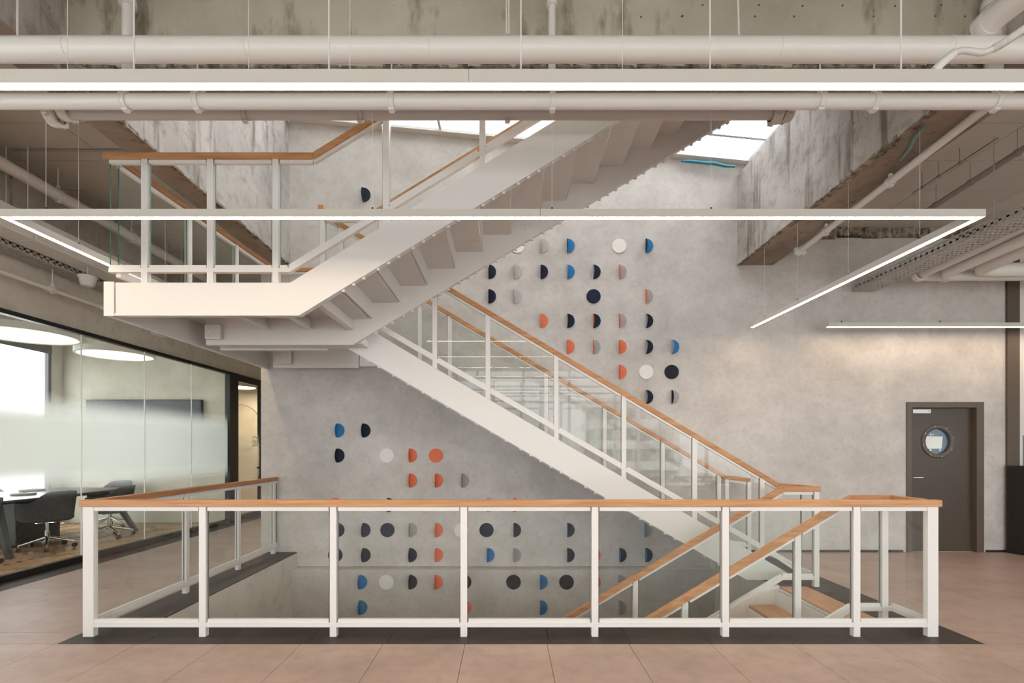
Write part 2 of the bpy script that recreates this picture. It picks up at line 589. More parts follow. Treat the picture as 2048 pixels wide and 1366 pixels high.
# ragged concrete strip where the wall meets the ceiling on the right
rg = MB()
x = 3.72
while x < XR + 1.2:
    nx = x + random.uniform(0.12, 0.30)
    d0, z0 = random.uniform(0.0, 0.05), 4.36 + random.uniform(-0.03, 0.03)
    rg.box(x, nx, YW - 0.01 - d0, YW + 0.3, z0, ZC + 0.02)
    x = nx
struct(rg.build('trim_1', 'crumbled_edge'), 'ragged broken concrete edge above the wall')
MB_ = MB().box(2.85, DX0 - 0.06, YW - 0.012, YW, 0.0, 0.03)
struct(MB_.build('baseboard_back', 'black_trim'))
struct(MB().box(DX1 + 0.05, XR, YW - 0.012, YW, 0.0, 0.03).build('baseboard_right', 'black_trim'))
# left end return of the back wall, corridor behind it
struct(MB().box(XE, XE + 0.25, YW + 0.35, 12.0, 0.0, ZC).build('wall_corridor_right', 'wall_side_cement'))
struct(MB().box(-9.0, XE + 0.25, 12.0, 12.2, 0.0, ZC).build('wall_corridor_end', 'wall_side_cement'))
# side wall band above the glass partition
struct(MB().box(XG - 0.2, XG, 3.4, 12.0, 2.93, ZC).build('wall_left', 'wall_side_cement'), 'grey cement band above the glass partition')
wlf = MB()
wlf.box(XG - 0.2, XG, -5.0, 3.4, 0.0, 0.6)
wlf.box(XG - 0.2, XG, -5.0, 3.4, 3.5, ZC + 0.5)
wlf.box(XG - 0.2, XG, -5.0, -4.4, 0.6, 3.5)
wlf.box(XG - 0.2, XG, 2.0, 3.4, 0.6, 3.5)
struct(wlf.build('wall_left_front', 'wall_side_cement'))
wsl = thing('added_window_7', 'added row of windows in the left wall behind the viewpoint', 'window', (XG - 0.1, -1.2, 0.6))
wsl['kind'] = 'structure'  # unseen windows, added to brighten the left side of the room
for k in range(5):
    MB().box(XG - 0.14, XG - 0.06, -4.4 + 1.6 * k - (0.06 if k else 0), -4.4 + 1.6 * k + (0.06 if k < 4 else 0), 0.6, 3.5).build('mullion', 'grey_pipe', wsl)
for k in range(4):
    MB().box(XG - 0.104, XG - 0.096, -4.34 + 1.6 * k, -2.86 + 1.6 * k, 0.6, 3.5).build('pane', 'window_glass', wsl)
# right: brown column, pale wall beyond, closing walls
c = MB().box(XR, XR + 0.17, YW - 0.03, YW + 0.30, 0.0, 4.36)
struct(c.build('trim_2', 'door_frame_brown'), 'brown steel column at the end of the wall')
struct(MB().box(XR + 0.17, 9.2, YW + 0.05, YW + 0.3, 0.0, 4.36).build('wall_back_right', 'plaster_white'))
wq_ = MB()
wq_.box(9.2, 9.4, -5.0, YW + 0.3, 0.0, 0.9)
wq_.box(9.2, 9.4, -5.0, YW + 0.3, 3.2, ZC + 0.5)
wq_.box(9.2, 9.4, -5.0, -4.4, 0.9, 3.2)
wq_.box(9.2, 9.4, 3.6, YW + 0.3, 0.9, 3.2)
struct(wq_.build('wall_right', 'plaster_white'))
wsd = thing('added_window_5', 'added row of tall windows in the right side wall', 'window', (9.3, 0.4, 0.9))
wsd['kind'] = 'structure'  # unseen windows, added as fill light for the left band and floor
for k in range(6):
    MB().box(9.26, 9.34, -4.4 + 1.6 * k - (0.06 if k else 0), -4.4 + 1.6 * k + (0.06 if k < 5 else 0), 0.9, 3.2).build('mullion', 'grey_pipe', wsd)
for k in range(5):
    MB().box(9.296, 9.304, -4.34 + 1.6 * k, -2.86 + 1.6 * k, 0.9, 3.2).build('pane', 'window_glass', wsd)

# ------------------------------------------------------------------ ceiling
ce = MB()
ce.box(-9.0, BL0, -5.0, 12.2, ZC + 0.02, ZC + 0.4)
ce.box(BR1, 9.4, -5.0, YW + 0.3, ZC + 0.02, ZC + 0.4)
ce.box(BL0, BR1, -5.0, FB0, 4.95, 5.25)
ce.box(BL0, XE + 0.25, YW + 0.35, 12.2, ZC + 0.02, ZC + 0.4)
ceiling = struct(ce.build('ceiling', 'slab_concrete'), 'grey panelled ceiling')
for side, (xa, xb) in enumerate([(XG, BL0), (BR1, 9.2)]):
    xs = [xa]
    while xs[-1] < xb - 0.01:
        xs.append(min(xs[-1] + 1.2, xb))
    ys = [2.2 + 0.6 * k for k in range(9 if side else 17)]
    for i in range(len(xs) - 1):
        for j in range(len(ys) - 1):
            y1 = min(ys[j + 1], YW - 0.01) if side else ys[j + 1]
            if y1 - ys[j] > 0.05 and xs[i + 1] - xs[i] > 0.05:
                MB().box(xs[i] + 0.004, xs[i + 1] - 0.004, ys[j] + 0.004, y1 - 0.004, ZC, ZC + 0.02).build('ceiling_panel', 'ceiling_panel', ceiling)

# ------------------------------------------------------------------ concrete beams
def jag_beam(name, label, x0, x1, y0, y1, z0, z1, side_mat, axis):
    """beam with a chipped lower arris; axis = long direction"""
    m = MB()
    m.box(x0, x1, y0, y1, z0, z1)
    o = m.build(name, [side_mat, 'beam_soffit'])
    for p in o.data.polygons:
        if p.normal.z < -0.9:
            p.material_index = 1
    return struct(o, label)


bl = jag_beam('ceiling_beam', 'concrete beam over the left edge of the stairwell', BL0, BL1, -5.0, YW, ZB, 5.5, 'beam_pale_concrete', 'y')
br = jag_beam('ceiling_beam', 'deep concrete beam over the right edge of the stairwell', BR0, BR1, -5.0, YW, ZB, 5.22, 'beam_pale_concrete', 'y')
bf = jag_beam('ceiling_beam', 'stained concrete beam crossing in front of the stairwell', BL1, BR0, FB0, FB1, ZB + 0.02, 5.5, 'beam_concrete', 'x')


def chips(beam, axis, a0, a1, fixed, z, n, depth, label):
    m = MB()
    a = a0
    while a < a1:
        l = random.uniform(0.05, 0.22)
        d = random.uniform(0.3, 1.0) * depth
        h = random.uniform(0.008, 0.045)
        b = min(a + l, a1)
        if axis == 'x':
            v = [(a, fixed - d * 0.25, z - 0.004), (b, fixed - d * 0.2, z - 0.004), (b, fixed + d, z - 0.006), (a, fixed + d, z - 0.006),
                 (a + 0.01, fixed - 0.004, z + h), (b - 0.01, fixed - 0.004, z + h * 0.6), (b, fixed + d, z + 0.01), (a, fixed + d, z + 0.01)]
        else:
            s = 1 if depth > 0 else -1
            v = [(fixed - d * 0.2, a, z - 0.004), (fixed + d, a, z - 0.006), (fixed + d, b, z - 0.006), (fixed - d * 0.2, b, z - 0.004),
                 (fixed - 0.004 * s, a + 0.01, z + h), (fixed + d, a, z + 0.01), (fixed + d, b, z + 0.01), (fixed - 0.004 * s, b - 0.01, z + h * 0.6)]
        m.hexa(v)
        a = b + (random.uniform(0, 0.06) if random.random() < 0.4 else 0)
    o = m.build('chipped_edge', 'crumbled_edge', beam, label=label)
    o['kind'] = 'stuff'
    return o


chips(bf, 'x', BL1, BR0, FB0, ZB + 0.02, 0, 0.06, 'crumbled lower edge of the concrete')
chips(br, 'y', 3.7, YW, BR0, ZB, 0, 0.07, 'crumbled lower edge of the concrete')
chips(bl, 'y', 3.7, YW, BL1, ZB, 0, -0.06, 'crumbled lower edge of the concrete')
# dark tie holes and drips on the front beam
m = MB()
for (px, py) in [(1365, 32), (1405, 10), (1518, 10), (1605, 12), (1685, 11), (1790, 12), (1882, 10), (1510, 33), (1588, 33), (1747, 33), (1871, 32), (1930, 33), (1282, 34), (1364, 33)]:
    X, Y, Z = at(px, py, FB0)
    m.lathe([(0.001, -0.002), (0.007, -0.002), (0.008, 0.004)], (X, FB0, Z), 'y', 8)
m.build('tie_hole', 'stain', bf, label='dark formwork tie holes', kind='stuff')
# floor slab fascia above the beams, the upper shaft and an added glazed roof
up = MB()
up.box(BL1 - 0.3, BL1 - 0.02, FB1, YW + 0.35, 5.5, 8.2)
up.prism([(FB1, 5.1), (YW + 0.05, 5.1), (YW + 0.05, 5.42), (FB1, 5.30)], 'x', BR0 + 0.12, BR0 + 0.4)
up.box(BL1 - 0.3, BR0 + 0.4, FB1 - 0.3, FB1 - 0.02, 5.5, 8.2)
struct(up.build('wall_shaft', 'beam_pale_concrete'), 'concrete side walls under the skylight')
rf = thing('added_window_6', 'added glazed roof high above the upper flight', 'added roof light', (0, 4.5, 8.2))
rf['kind'] = 'structure'  # unseen roof, added to cut the daylight coming down the shaft
for k in range(5):
    MB().box(-2.98 + k * 1.24, -2.98 + (k + 1) * 1.24 - 0.05, FB1, 6.8, 8.2, 8.21).build('pane', 'sky_glass', rf)
    MB().box(-2.98 + (k + 1) * 1.24 - 0.05, -2.98 + (k + 1) * 1.24, FB1, 6.8, 8.16, 8.24).build('rafter', 'white_steel', rf)
struct(MB().box(BR0 + 0.2, BR0 + 0.4, FB1, YW, 7.3, 8.2).build('wall_shaft_right', 'plaster_white'))
struct(MB().box(2.95, 7.0, FB1, 5.12, 5.42, 5.60).build('floor_upper', 'slab_concrete'))
# skylight: bars and panes that slope with the wall top
def sky_z(X):
    return 5.98 - (X + 3.02) * 0.60 / 6.24


sk = thing('window_1', 'sloping glazed skylight above the stairs', 'skylight', (0, 6.0, sky_z(0)))
sk['kind'] = 'structure'
def skbar(y0, y1, h0, h1, mat, name='glazing_bar'):
    v = []
    for zz in (h0, h1):
        for (X, Y) in ((-3.0, y0), (3.6, y0), (3.6, y1), (-3.0, y1)):
            v.append((X, Y, sky_z(X) + zz))
    MB().hexa(v).build(name, mat, sk)
skbar(6.70, YW + 0.02, 0.0, 0.035, 'white_pipe', 'window_sill')
skbar(6.30, 6.312, 0.03, 0.05, 'blind_grey')
skbar(5.36, 5.44, 0.0, 0.12, 'white_steel', 'window_frame')
for i, X in enumerate([-2.7, -0.92, 0.86]):
    v = []
    for zz in (0.03, 0.09):
        for (xx, yy) in ((X, 5.42), (X + 0.035, 5.42), (X + 0.035, 6.78), (X, 6.78)):
            v.append((xx, yy, sky_z(xx) + zz))
    MB().hexa(v).build('rafter', 'white_steel', sk)
px_ = [-3.0, -2.7, -0.92, 0.86, 3.6]
for i in range(4):
    v = []
    for zz in (0.10, 0.11):
        for (xx, yy) in ((px_[i] + 0.01, 5.42), (px_[i + 1] - 0.005, 5.42), (px_[i + 1] - 0.005, 6.82), (px_[i] + 0.01, 6.82)):
            v.append((xx, yy, sky_z(xx) + zz))
    MB().hexa(v).build('pane', 'sky_glass', sk)
MB().box(2.30, 2.95, 6.1, 6.16, sky_z(2.3) + 0.12, sky_z(2.3) + 0.18).build('opener_motor', 'grey_pipe', sk)
# teal foam strip under the skylight
pts = [at(1362, 322, 6.72), at(1385, 323, 6.71), at(1410, 326, 6.71), at(1430, 327, 6.70), at(1450, 332, 6.70), at(1470, 333, 6.71)]
tag(MB().tube(pts, [0.012, 0.022, 0.02, 0.024, 0.02, 0.016], 10).build('foam_strip', 'teal_plastic'), 'crumpled teal plastic strip under the skylight edge', 'plastic strip')
pts = [at(1855, 223, 3.86), at(1836, 243, 3.98), at(1826, 265, 4.12), at(1806, 296, 4.3)]
pts = [(p[0] - 0.02, p[1], 3.965) for p in pts]
tag(MB().tube(pts, [0.016, 0.02, 0.016, 0.012], 8).build('cable_sleeve', 'green_tape'), 'pale green sleeve hanging under the right concrete beam', 'cable sleeve')

# ------------------------------------------------------------------ windows behind the camera (light source of the room)
wf = MB()
wf.box(XG, 9.4, -5.2, -5.0, 0.0, 0.25)
wf.box(XG, 9.4, -5.2, -5.0, 3.95, 5.3)
struct(wf.build('wall_window_side', 'plaster_white'))
wr = thing('window_2', 'wide office window wall', 'window', (1.9, -5.1, 0.25))
wr['kind'] = 'structure'
xs = [XG + 1.48 * k for k in range(11)]
for xx in xs:
    MB().box(min(xx, 9.3), min(xx, 9.3) + 0.08, -5.16, -5.04, 0.25, 3.95).build('mullion', 'grey_pipe', wr)
for i in range(10):
    MB().box(xs[i] + 0.08, min(xs[i + 1], 9.3), -5.105, -5.095, 0.25, 3.95).build('pane', 'window_glass', wr)
MB().box(XG, 9.3, -5.15, -5.05, 2.9, 2.96).build('transom', 'grey_pipe', wr)
g_ = MB().box(-250, 250, -400, 60, -31, -30)  # unseen ground plane, added to darken low reflections in the glass
struct(g_.build('added_ground_outside', 'added_city_ground'), 'added city ground far below the windows')
# tower outside the windows (mirrored by the balustrade glass)
tw = thing('tower_block', 'white tower block with balconies beyond the window wall', 'building', (19, -62, -30))
MB().box(13.5, 25, -72, -62, -30, 8.0).build('tower_core', 'tower_glass', tw)
for k in range(12):
    MB().box(13.0, 25.5, -61.6 - 11, -61.0, 7.6 - k * 3.1, 8.9 - k * 3.1).build('balcony', 'tower_white', tw)
for k in range(5):
    MB().box(13.4 + k * 2.9, 13.9 + k * 2.9, -61.9, -61.3, -30, 8.0).build('pier', 'tower_white', tw)

# ------------------------------------------------------------------ balustrades
def lerp(a, b, t):
    return tuple(a[i] + (b[i] - a[i]) * t for i in range(3))


def pane_mesh(p0, p1, zlo0, zlo1, zhi0, zhi1, th, edge=1, end_a=True, end_b=True):
    """upright glass sheet between two base points, thickness th"""
    d = Vector((p1[0] - p0[0], p1[1] - p0[1], 0)).normalized()
    n = Vector((-d.y, d.x, 0)) * th * 0.5
    a, b = Vector((p0[0], p0[1], 0)), Vector((p1[0], p1[1], 0))
    def P(q, s, z):
        r = q + n * s
        return (r.x, r.y, z)
    v = [P(a, -1, zlo0), P(b, -1, zlo1), P(b, 1, zlo1), P(a, 1, zlo0), P(a, -1, zhi0), P(b, -1, zhi1), P(b, 1, zhi1), P(a, 1, zhi0)]
    return MB().hexa(v, [edge, edge, 0, edge if end_b else 0, 0, edge if end_a else 0])


def balustrade(root, path, H, posts, rail_w=0.03, rail_h=0.052, post_w=0.025, wood='oak', gap=0.035, foot=0.0,
               first_post=True, last_post=True, corner_w=None, foot_at=None, bot=0.095, edge_mat='glass_edge_dark', skip_pane=(), hand_ext=0.0, blow=None, split=None):
    """path: list of base points (floor or nosing line); posts: per segment list of parameters t where a post stands
       (t=0 or 1 make posts at the ends)."""
    top = [(p[0], p[1], p[2] + H) for p in path]
    ht = list(top)
    if hand_ext:
        d0 = (Vector(ht[0]) - Vector(ht[1])).normalized() * hand_ext
        d1 = (Vector(ht[-1]) - Vector(ht[-2])).normalized() * hand_ext
        ht[0] = tuple(Vector(ht[0]) + d0)
        ht[-1] = tuple(Vector(ht[-1]) + d1)
    MB().sweep(ht, rail_w, -rail_h, 0.0).build('handrail', wood, root, label='oak handrail', bevel=0.004)
    # continuous bottom rail
    br_ = blow or [(p[0], p[1], p[2] + bot) for p in path]
    MB().sweep(br_, 0.02, -0.022, 0.012).build('bottom_rail', 'white_steel', root)
    np_ = 0
    for i in range(len(path) - 1):
        a, b = Vector(path[i]), Vector(path[i + 1])
        hl = math.hypot(b.x - a.x, b.y - a.y)
        d = Vector((b.x - a.x, b.y - a.y, 0)) / hl
        n = Vector((-d.y, d.x, 0))
        slope = (b.z - a.z) / hl
        ts = posts[i]
        for t in ts:
            w = post_w
            if corner_w and ((i == 0 and t == 0) or (i == len(path) - 2 and t == 1)):
                w = corner_w
            c = a + (b - a) * t
            z0 = c.z + (foot if foot_at is None else foot_at(i, t))
            z1 = c.z + H - rail_h / math.sqrt(1 / (1 + slope * slope)) + 0.004
            q = []
            for zz in (z0, z1):
                for (s, u) in ((-1, -1), (1, -1), (1, 1), (-1, 1)):
                    r = c + d * (w * s) + n * (0.022 * u)
                    q.append((r.x, r.y, zz + (slope * w * s if zz == z1 else 0)))
            MB().hexa(q).build('post', 'white_steel', root)
        st = sorted(set([0.0] + list(ts) + [1.0] + list((split or {}).get(i, []))))
        for k in range(len(st) - 1):
            if (i, k) in skip_pane:
                continue
            g0 = gap / hl if st[k] in ts else 0.001 / hl
            g1 = gap / hl if st[k + 1] in ts else 0.001 / hl
            ta, tb = st[k] + g0, st[k + 1] - g1
            if (tb - ta) * hl < 0.06:
                continue
            pa, pb = a + (b - a) * ta, a + (b - a) * tb
            if blow:
                def zlow(q):
                    for m_ in range(len(blow) - 1):
                        u0, u1 = blow[m_], blow[m_ + 1]
                        if min(u0[0], u1[0]) - 1e-6 <= q.x <= max(u0[0], u1[0]) + 1e-6 and abs(u1[0] - u0[0]) > 1e-6:
                            return u0[2] + (u1[2] - u0[2]) * (q.x - u0[0]) / (u1[0] - u0[0])
                    return q.z + bot
            else:
                def zlow(q):
                    return q.z + bot
            hi2 = H - rail_h - 0.012
            la, lb = zlow(pa) + 0.012, zlow(pb) + 0.012
            free_a = st[k] in ts or (i == 0 and k == 0)
            free_b = st[k + 1] in ts or (i == len(path) - 2 and k == len(st) - 2)
            pane_mesh(pa, pb, la, lb, pa.z + hi2, pb.z + hi2, 0.012, 1, free_a, free_b).build('glass_pane', ['pane_glass', edge_mat], root, label='clear glass infill pane')
            # channels that hold the sheet
            e0 = tuple(pa + Vector((0, 0, H - rail_h - 0.010))); e1 = tuple(pb + Vector((0, 0, H - rail_h - 0.010)))
            MB().sweep([e0, e1], 0.016, -0.022, 0.008).build('top_channel', 'white_steel', root)
            e0 = (pa.x, pa.y, la); e1 = (pb.x, pb.y, lb)
            MB().sweep([e0, e1], 0.014, 0.0, 0.026).build('bottom_channel', 'white_steel', root)


# --- around the floor opening: front run with left return to the wall and short right return
fy = 3.75
xl, xr = -3.18, 3.25
root = thing('floor_balustrade', 'long glass balustrade with oak handrail along the front of the stairwell', 'balustrade', (0, fy, 0))
L = xr - xl
pxs = [408, 668, 928, 1189, 1449, 1710]
tp = [((p - VX) / F * fy - xl) / L for p in pxs]
balustrade(root, [(xl, fy, 0), (xr, fy, 0)], 1.042, [[0.0] + tp + [1.0]], corner_w=0.04, hand_ext=0.065)
root = thing('floor_balustrade', 'glass balustrade with oak handrail running back along the left side of the stairwell', 'balustrade', (xl, 5.2, 0))
balustrade(root, [(xl, fy + 0.06, 0), (xl, YW - 0.01, 0)], 1.042, [[(4.83 - fy) / 3.05, (5.80 - fy) / 3.05, (6.70 - fy) / 3.05]], wood='oak_depth')

# --- lower flight (goes down to the left)
RISE = 0.1754
def sl_path(x0, z0, x1, slope, y):
    return (x1, y, z0 + slope * (x1 - x0))


nrd = 0.6                                  # slope of the lower flight
yn, yf = 4.12, 5.10
root = thing('stair_balustrade', 'front glass balustrade of the flight going down, oak rail meeting the front corner', 'balustrade', (2.5, yn, -0.5))
xb = -0.6
balustrade(root, [(xr, fy + 0.06, 0), (xr, yn, 0), (2.90, yn, 0), (xb, yn, -nrd * (2.90 - xb))], 1.042,
           [[], [0.22], [0.13, 0.40, 0.67, 0.94]],
           foot_at=lambda i, t: (0.0 if i == 1 else -0.16))
root = thing('stair_balustrade', 'rear glass balustrade of the flight going down, oak rail ending at a loop', 'balustrade', (2.5, yf, -0.5))
balustrade(root, [(3.23, 5.36, 0), (3.23, yf, 0), (2.87, yf, 0), (xb, yf, -nrd * (2.87 - xb))], 1.04,
           [[], [0.02], [0.17, 0.44, 0.72, 0.95]], foot_at=lambda i, t: (0.0 if i == 1 else -0.16))


def stair_flight(root, x_first, direction, z_first, n, run, y0, y1, st_poly, thick=0.05, up=1, far_poly=None):
    """n treads starting with riser at x_first; direction +1 = climbing to +X. up=-1: descending from z_first"""
    for (ya, yb, sp) in ((y0 - thick, y0, st_poly), (y1, y1 + thick, far_poly or st_poly)):
        MB().prism(sp, 'y', ya, yb).build('stringer', 'white_steel', root, label='white steel stringer', bevel=0.003)
    tr = rs = None
    for k in range(n):
        z = z_first + RISE * (k + 1) * up
        xn = x_first + direction * run * k           # nosing
        xbk = x_first + direction * run * (k + 1)
        xa, xb_ = min(xn, xbk), max(xn, xbk)
        if up > 0:
            riser_x = xn
        else:
            riser_x = xn
        if tr is None:
            ox, oz = xa, z
            m = MB().box(xa, xb_, y0 + 0.004, y1 - 0.004, z - 0.03, z)
            tr = m.build('tread', 'tread_oak', root, label='oak stair tread', bevel=0.003)
            m = MB().box(xa, xb_ + 0.004, y0, y1, z - 0.042, z - 0.030)
            pn = m.build('tread_pan', 'white_steel', root)
            zz0, zz1 = (z - RISE - 0.03, z - 0.03) if up > 0 else (z, z + RISE - 0.03)
            m = MB().box(riser_x - 0.006 + 0.016 * direction, riser_x + 0.006 + 0.016 * direction, y0, y1, zz0, zz1)
            rs = m.build('riser', 'white_steel', root)
        else:
            for src, nm in ((tr, 'tread'), (pn, 'tread_pan'), (rs, 'riser')):
                o = src.copy()
                COL.objects.link(o)
                o.location = (xa - ox, 0, z - oz)


# lower flight body
root = thing('stair_flight', 'lower stair flight with oak treads descending to the left', 'stairs', (2.83, 4.6, 0))
rund = RISE / nrd
def zl(x, dz):
    return -nrd * (2.83 - x) + dz
st = [(3.02, 0.0), (2.92, 0.075), (2.83, 0.075), (-1.2, zl(-1.2, 0.075)), (-1.2, zl(-1.2, -0.30)), (2.80, -0.30), (3.02, -0.2)]
st = [(2.826, 0.02), (2.62, zl(2.62, 0.09)), (-1.2, zl(-1.2, 0.075)), (-1.2, zl(-1.2, -0.30)), (2.60, -0.34), (2.826, -0.28)]
stair_flight(root, 2.80, -1, 0.0, 13, rund, 4.15, 5.06, st, up=-1)
MB().box(2.835, 3.125, 4.125, 5.095, -0.010, 0.002).build('top_step', 'tread_oak', root, label='oak top step flush with the floor')
MB().box(2.812, 2.826, 4.15, 5.06, -0.17, -0.012).build('riser', 'white_steel', root)

# --- first flight up (behind, climbs to the left)
s1 = 0.58
run1 = RISE / s1
ZL = 16 * RISE                             # landing level 2.806
y10, y11 = 5.40, 6.52
def z1(x, dz):
    return 1.864 - s1 * x + dz
xk1 = (1.864 - (ZL + 0.0)) / s1            # where the top edge meets the landing level
root = thing('stair_flight', 'middle stair flight climbing from the floor at right up to the landing', 'stairs', (3.0, 5.9, 0))
bk = (1.524 - 2.53) / (s1)                 # lower edge meets landing underside
st = [(3.21, 0.0), (xk1, ZL), (-1.95, ZL), (-1.95, 2.53), (bk, 2.53), (1.524 / s1, 0.0)]
xf1 = (1.81 - RISE) / s1
stair_flight(root, xf1, -1, 0.0, 15, run1, y10, y11, st)
# landing nosing end
# bolt heads along lower edge
m = MB()
x = -1.5
while x < 2.5:
    z = 1.524 - s1 * x
    m.box(x - 0.012, x + 0.012, y10 - 0.045, y10 - 0.02, z - 0.016, z + 0.004)
    x += random.choice([0.11, 0.11, 0.16])
m.build('bolt_head', 'white_steel', root, label='small bolt heads under the stringer', kind='stuff')
# notched steel angle under the tread ends (seen above the stringer)
# rails of flight 1
root = thing('stair_balustrade', 'front glass balustrade of the middle flight, lit by window reflections', 'balustrade', (1.0, 5.37, 1.5))
yA = 5.375
xk = -1.95
zb1 = lambda x: 1.864 - 0.572 * x - 0.04
pxs = [683, 870, 976, 1112, 1247, 1388, 1523]
P0, P1 = (xk, yA, zb1(xk) + 0.02), (2.98, yA, 0.02)
tt = [(((p - VX) / F * yA) - P0[0]) / (P1[0] - P0[0]) for p in pxs]
balustrade(root, [(xk, 5.15, P0[2]), P0, P1, (3.23, yA, 0.0), ], 1.04, [[], tt, [], []], foot_at=lambda i, t: -0.02, gap=0.028,
           blow=[(xk, 5.15, P0[2] + 0.10), (xk, yA, 1.864 - 0.577 * xk + 0.10), (2.96, yA, 1.864 - 0.577 * 2.96 + 0.10), (3.20, yA, 0.095)])
root = thing('stair_balustrade', 'rear glass balustrade of the middle flight close to the concrete wall', 'balustrade', (1.0, 6.5, 1.5))
yB = 6.55
P0, P1 = (-1.75, yB, ZL), (2.93, yB, 0.04)
tt = [(((p - VX) / F * yB) - P0[0]) / (P1[0] - P0[0]) for p in (840, 900, 1092, 1209, 1325, 1437)]
balustrade(root, [(-3.05, yB, ZL), P0, P1, (3.26, yB, 0.0)], 1.04, [[0.45], tt, [0.05, 0.95]], wood='oak', foot_at=lambda i, t: 0.0 if i != 1 else -0.02, bot=0.14)

# --- landing and upper flight (in front, climbs to the right)
s2 = 0.612
run2 = RISE / s2
y20, y21 = 4.10, 5.06
zt2 = lambda x: 2.806 + s2 * (x + 1.785)          # top edge of near stringer
zb2 = lambda x: 2.53 + s2 * (x + 1.71) + 0.0
XLD = -3.32
root = thing('stair_flight', 'upper white steel stair flight climbing from the landing to the right', 'stairs', (-1.4, 4.6, ZL))
xt = 3.0
st = [(XLD + 0.09, ZL), (-1.785, ZL), (xt, zt2(xt)), (xt, zb2(xt) - 0.0), (-1.71, 2.53), (XLD + 0.09, 2.53)]
zb3 = lambda x: 2.505 + 0.597 * (x + 1.585)
st2 = [(-3.10, ZL), (-1.785, ZL), (xt, zt2(xt)), (xt, zb3(xt)), (-1.585, 2.505), (-3.10, 2.505)]
stair_flight(root, -1.40, 1, ZL, 15, run2, y20, y21, st, far_poly=st2)
# thin lip along the lower edge of the near stringer
MB().sweep([(XLD + 0.09, y20 - 0.053, 2.536), (-1.712, y20 - 0.053, 2.536), (xt, y20 - 0.053, zb2(xt) + 0.006)], 0.006, -0.006, 0.012).build('stringer_lip', 'white_steel', root)
# bolt heads along both stringers
for ys in (y20 - 0.03, y21 + 0.03):
    m = MB()
    x = -1.35
    k = 0
    while x < 2.8:
        z = zb2(x) if ys < 4.5 else zb3(x)
        m.box(x - 0.013, x + 0.013, ys - 0.012, ys + 0.012, z - 0.018, z + 0.004)
        x += (0.085, 0.085, 0.12)[k % 3]
        k += 1
    m.build('bolt_head', 'white_steel', root, label='small bolt heads under the stringer', kind='stuff')
# bolt groups on the inner face of the far stringer
m = MB()
for (px, py) in [(772, 617), (828, 587), (1055, 453), (1390, 250)]:
    for dx in (-0.025, 0.025):
        for dz in (-0.022, 0.022):
            X, Y, Z = at(px, py, y21)
            m.lathe([(0.0001, -0.010), (0.009, -0.009), (0.010, 0.0)], (X + dx, y21, Z + dz), 'y', 8)
m.build('bolt_group', 'white_steel', root, label='groups of four bolts on the far stringer', kind='stuff')

root = thing('stair_landing', 'white steel half landing between the two upper flights', 'landing', (-2.4, 5.3, 2.5))
MB().box(XLD + 0.04, -1.42, y20 + 0.002, y21 - 0.002, ZL - 0.035, ZL - 0.005).build('deck', 'white_steel', root)
MB().box(XLD + 0.04, -1.98, y21 - 0.002, YW - 0.03, ZL - 0.035, ZL - 0.005).build('deck', 'white_steel', root)
MB().box(XLD + 0.04, -1.42, y20 + 0.005, y21 - 0.005, ZL - 0.005, ZL + 0.012).build('deck_boarding', 'tread_oak', root, label='oak boarding of the landing')
MB().box(XLD + 0.04, -1.98, y21 + 0.06, y11, ZL - 0.005, ZL + 0.012).build('deck_boarding', 'tread_oak', root, label='oak boarding of the landing')
MB().box(XLD, XLD + 0.05, y20 - 0.05, YW - 0.02, 2.53, ZL + 0.004).build('end_beam', 'white_steel', root, label='white end beam of the landing', bevel=0.003)
MB().box(XLD, XLD + 0.085, y20 - 0.058, y20 - 0.048, 2.528, ZL + 0.004).build('corner_plate', 'white_steel', root, bevel=0.002)
MB().box(-3.08, -1.50, y21 + 0.052, y10 - 0.052, 2.53, 2.60).build('cross_beam', 'white_steel', root)
MB().box(-3.12, -1.96, y10 - 0.05, y10 - 0.0, 2.51, ZL - 0.04).build('cross_beam', 'white_steel', root)
MB().box(-3.10, -1.96, y11 - 0.002, y11 + 0.048, 2.51, ZL - 0.04).build('wall_beam', 'white_steel', root)
for X in (-2.46, -2.02, -1.60):
    m = MB().box(X - 0.006, X + 0.006, y20, y21, ZL - 0.14, ZL - 0.036).box(X - 0.03, X + 0.03, y20, y21, ZL - 0.15, ZL - 0.14)
    m.build('rib', 'white_steel', root)
for (px, py, Y) in [(425, 664, 5.0), (567, 714, 6.46)]:
    X, Y, Z = at(px, py, Y)
    s = Y / F
    pl = MB().box(X - 15 * s, X + 15 * s, Y - 0.006, Y + 0.03, Z - 14 * s, Z + 14 * s).build('gusset_plate', 'white_steel', root, bevel=0.002)
    m = MB()
    for dx in (-8, 8):
        for dz in (-8, 8):
            m.lathe([(0.0001, -0.012), (0.009, -0.011), (0.010, 0.0)], (X + dx * s, Y - 0.006, Z + dz * s), 'y', 8)
    m.build('bolt', 'white_steel', pl, kind='stuff')

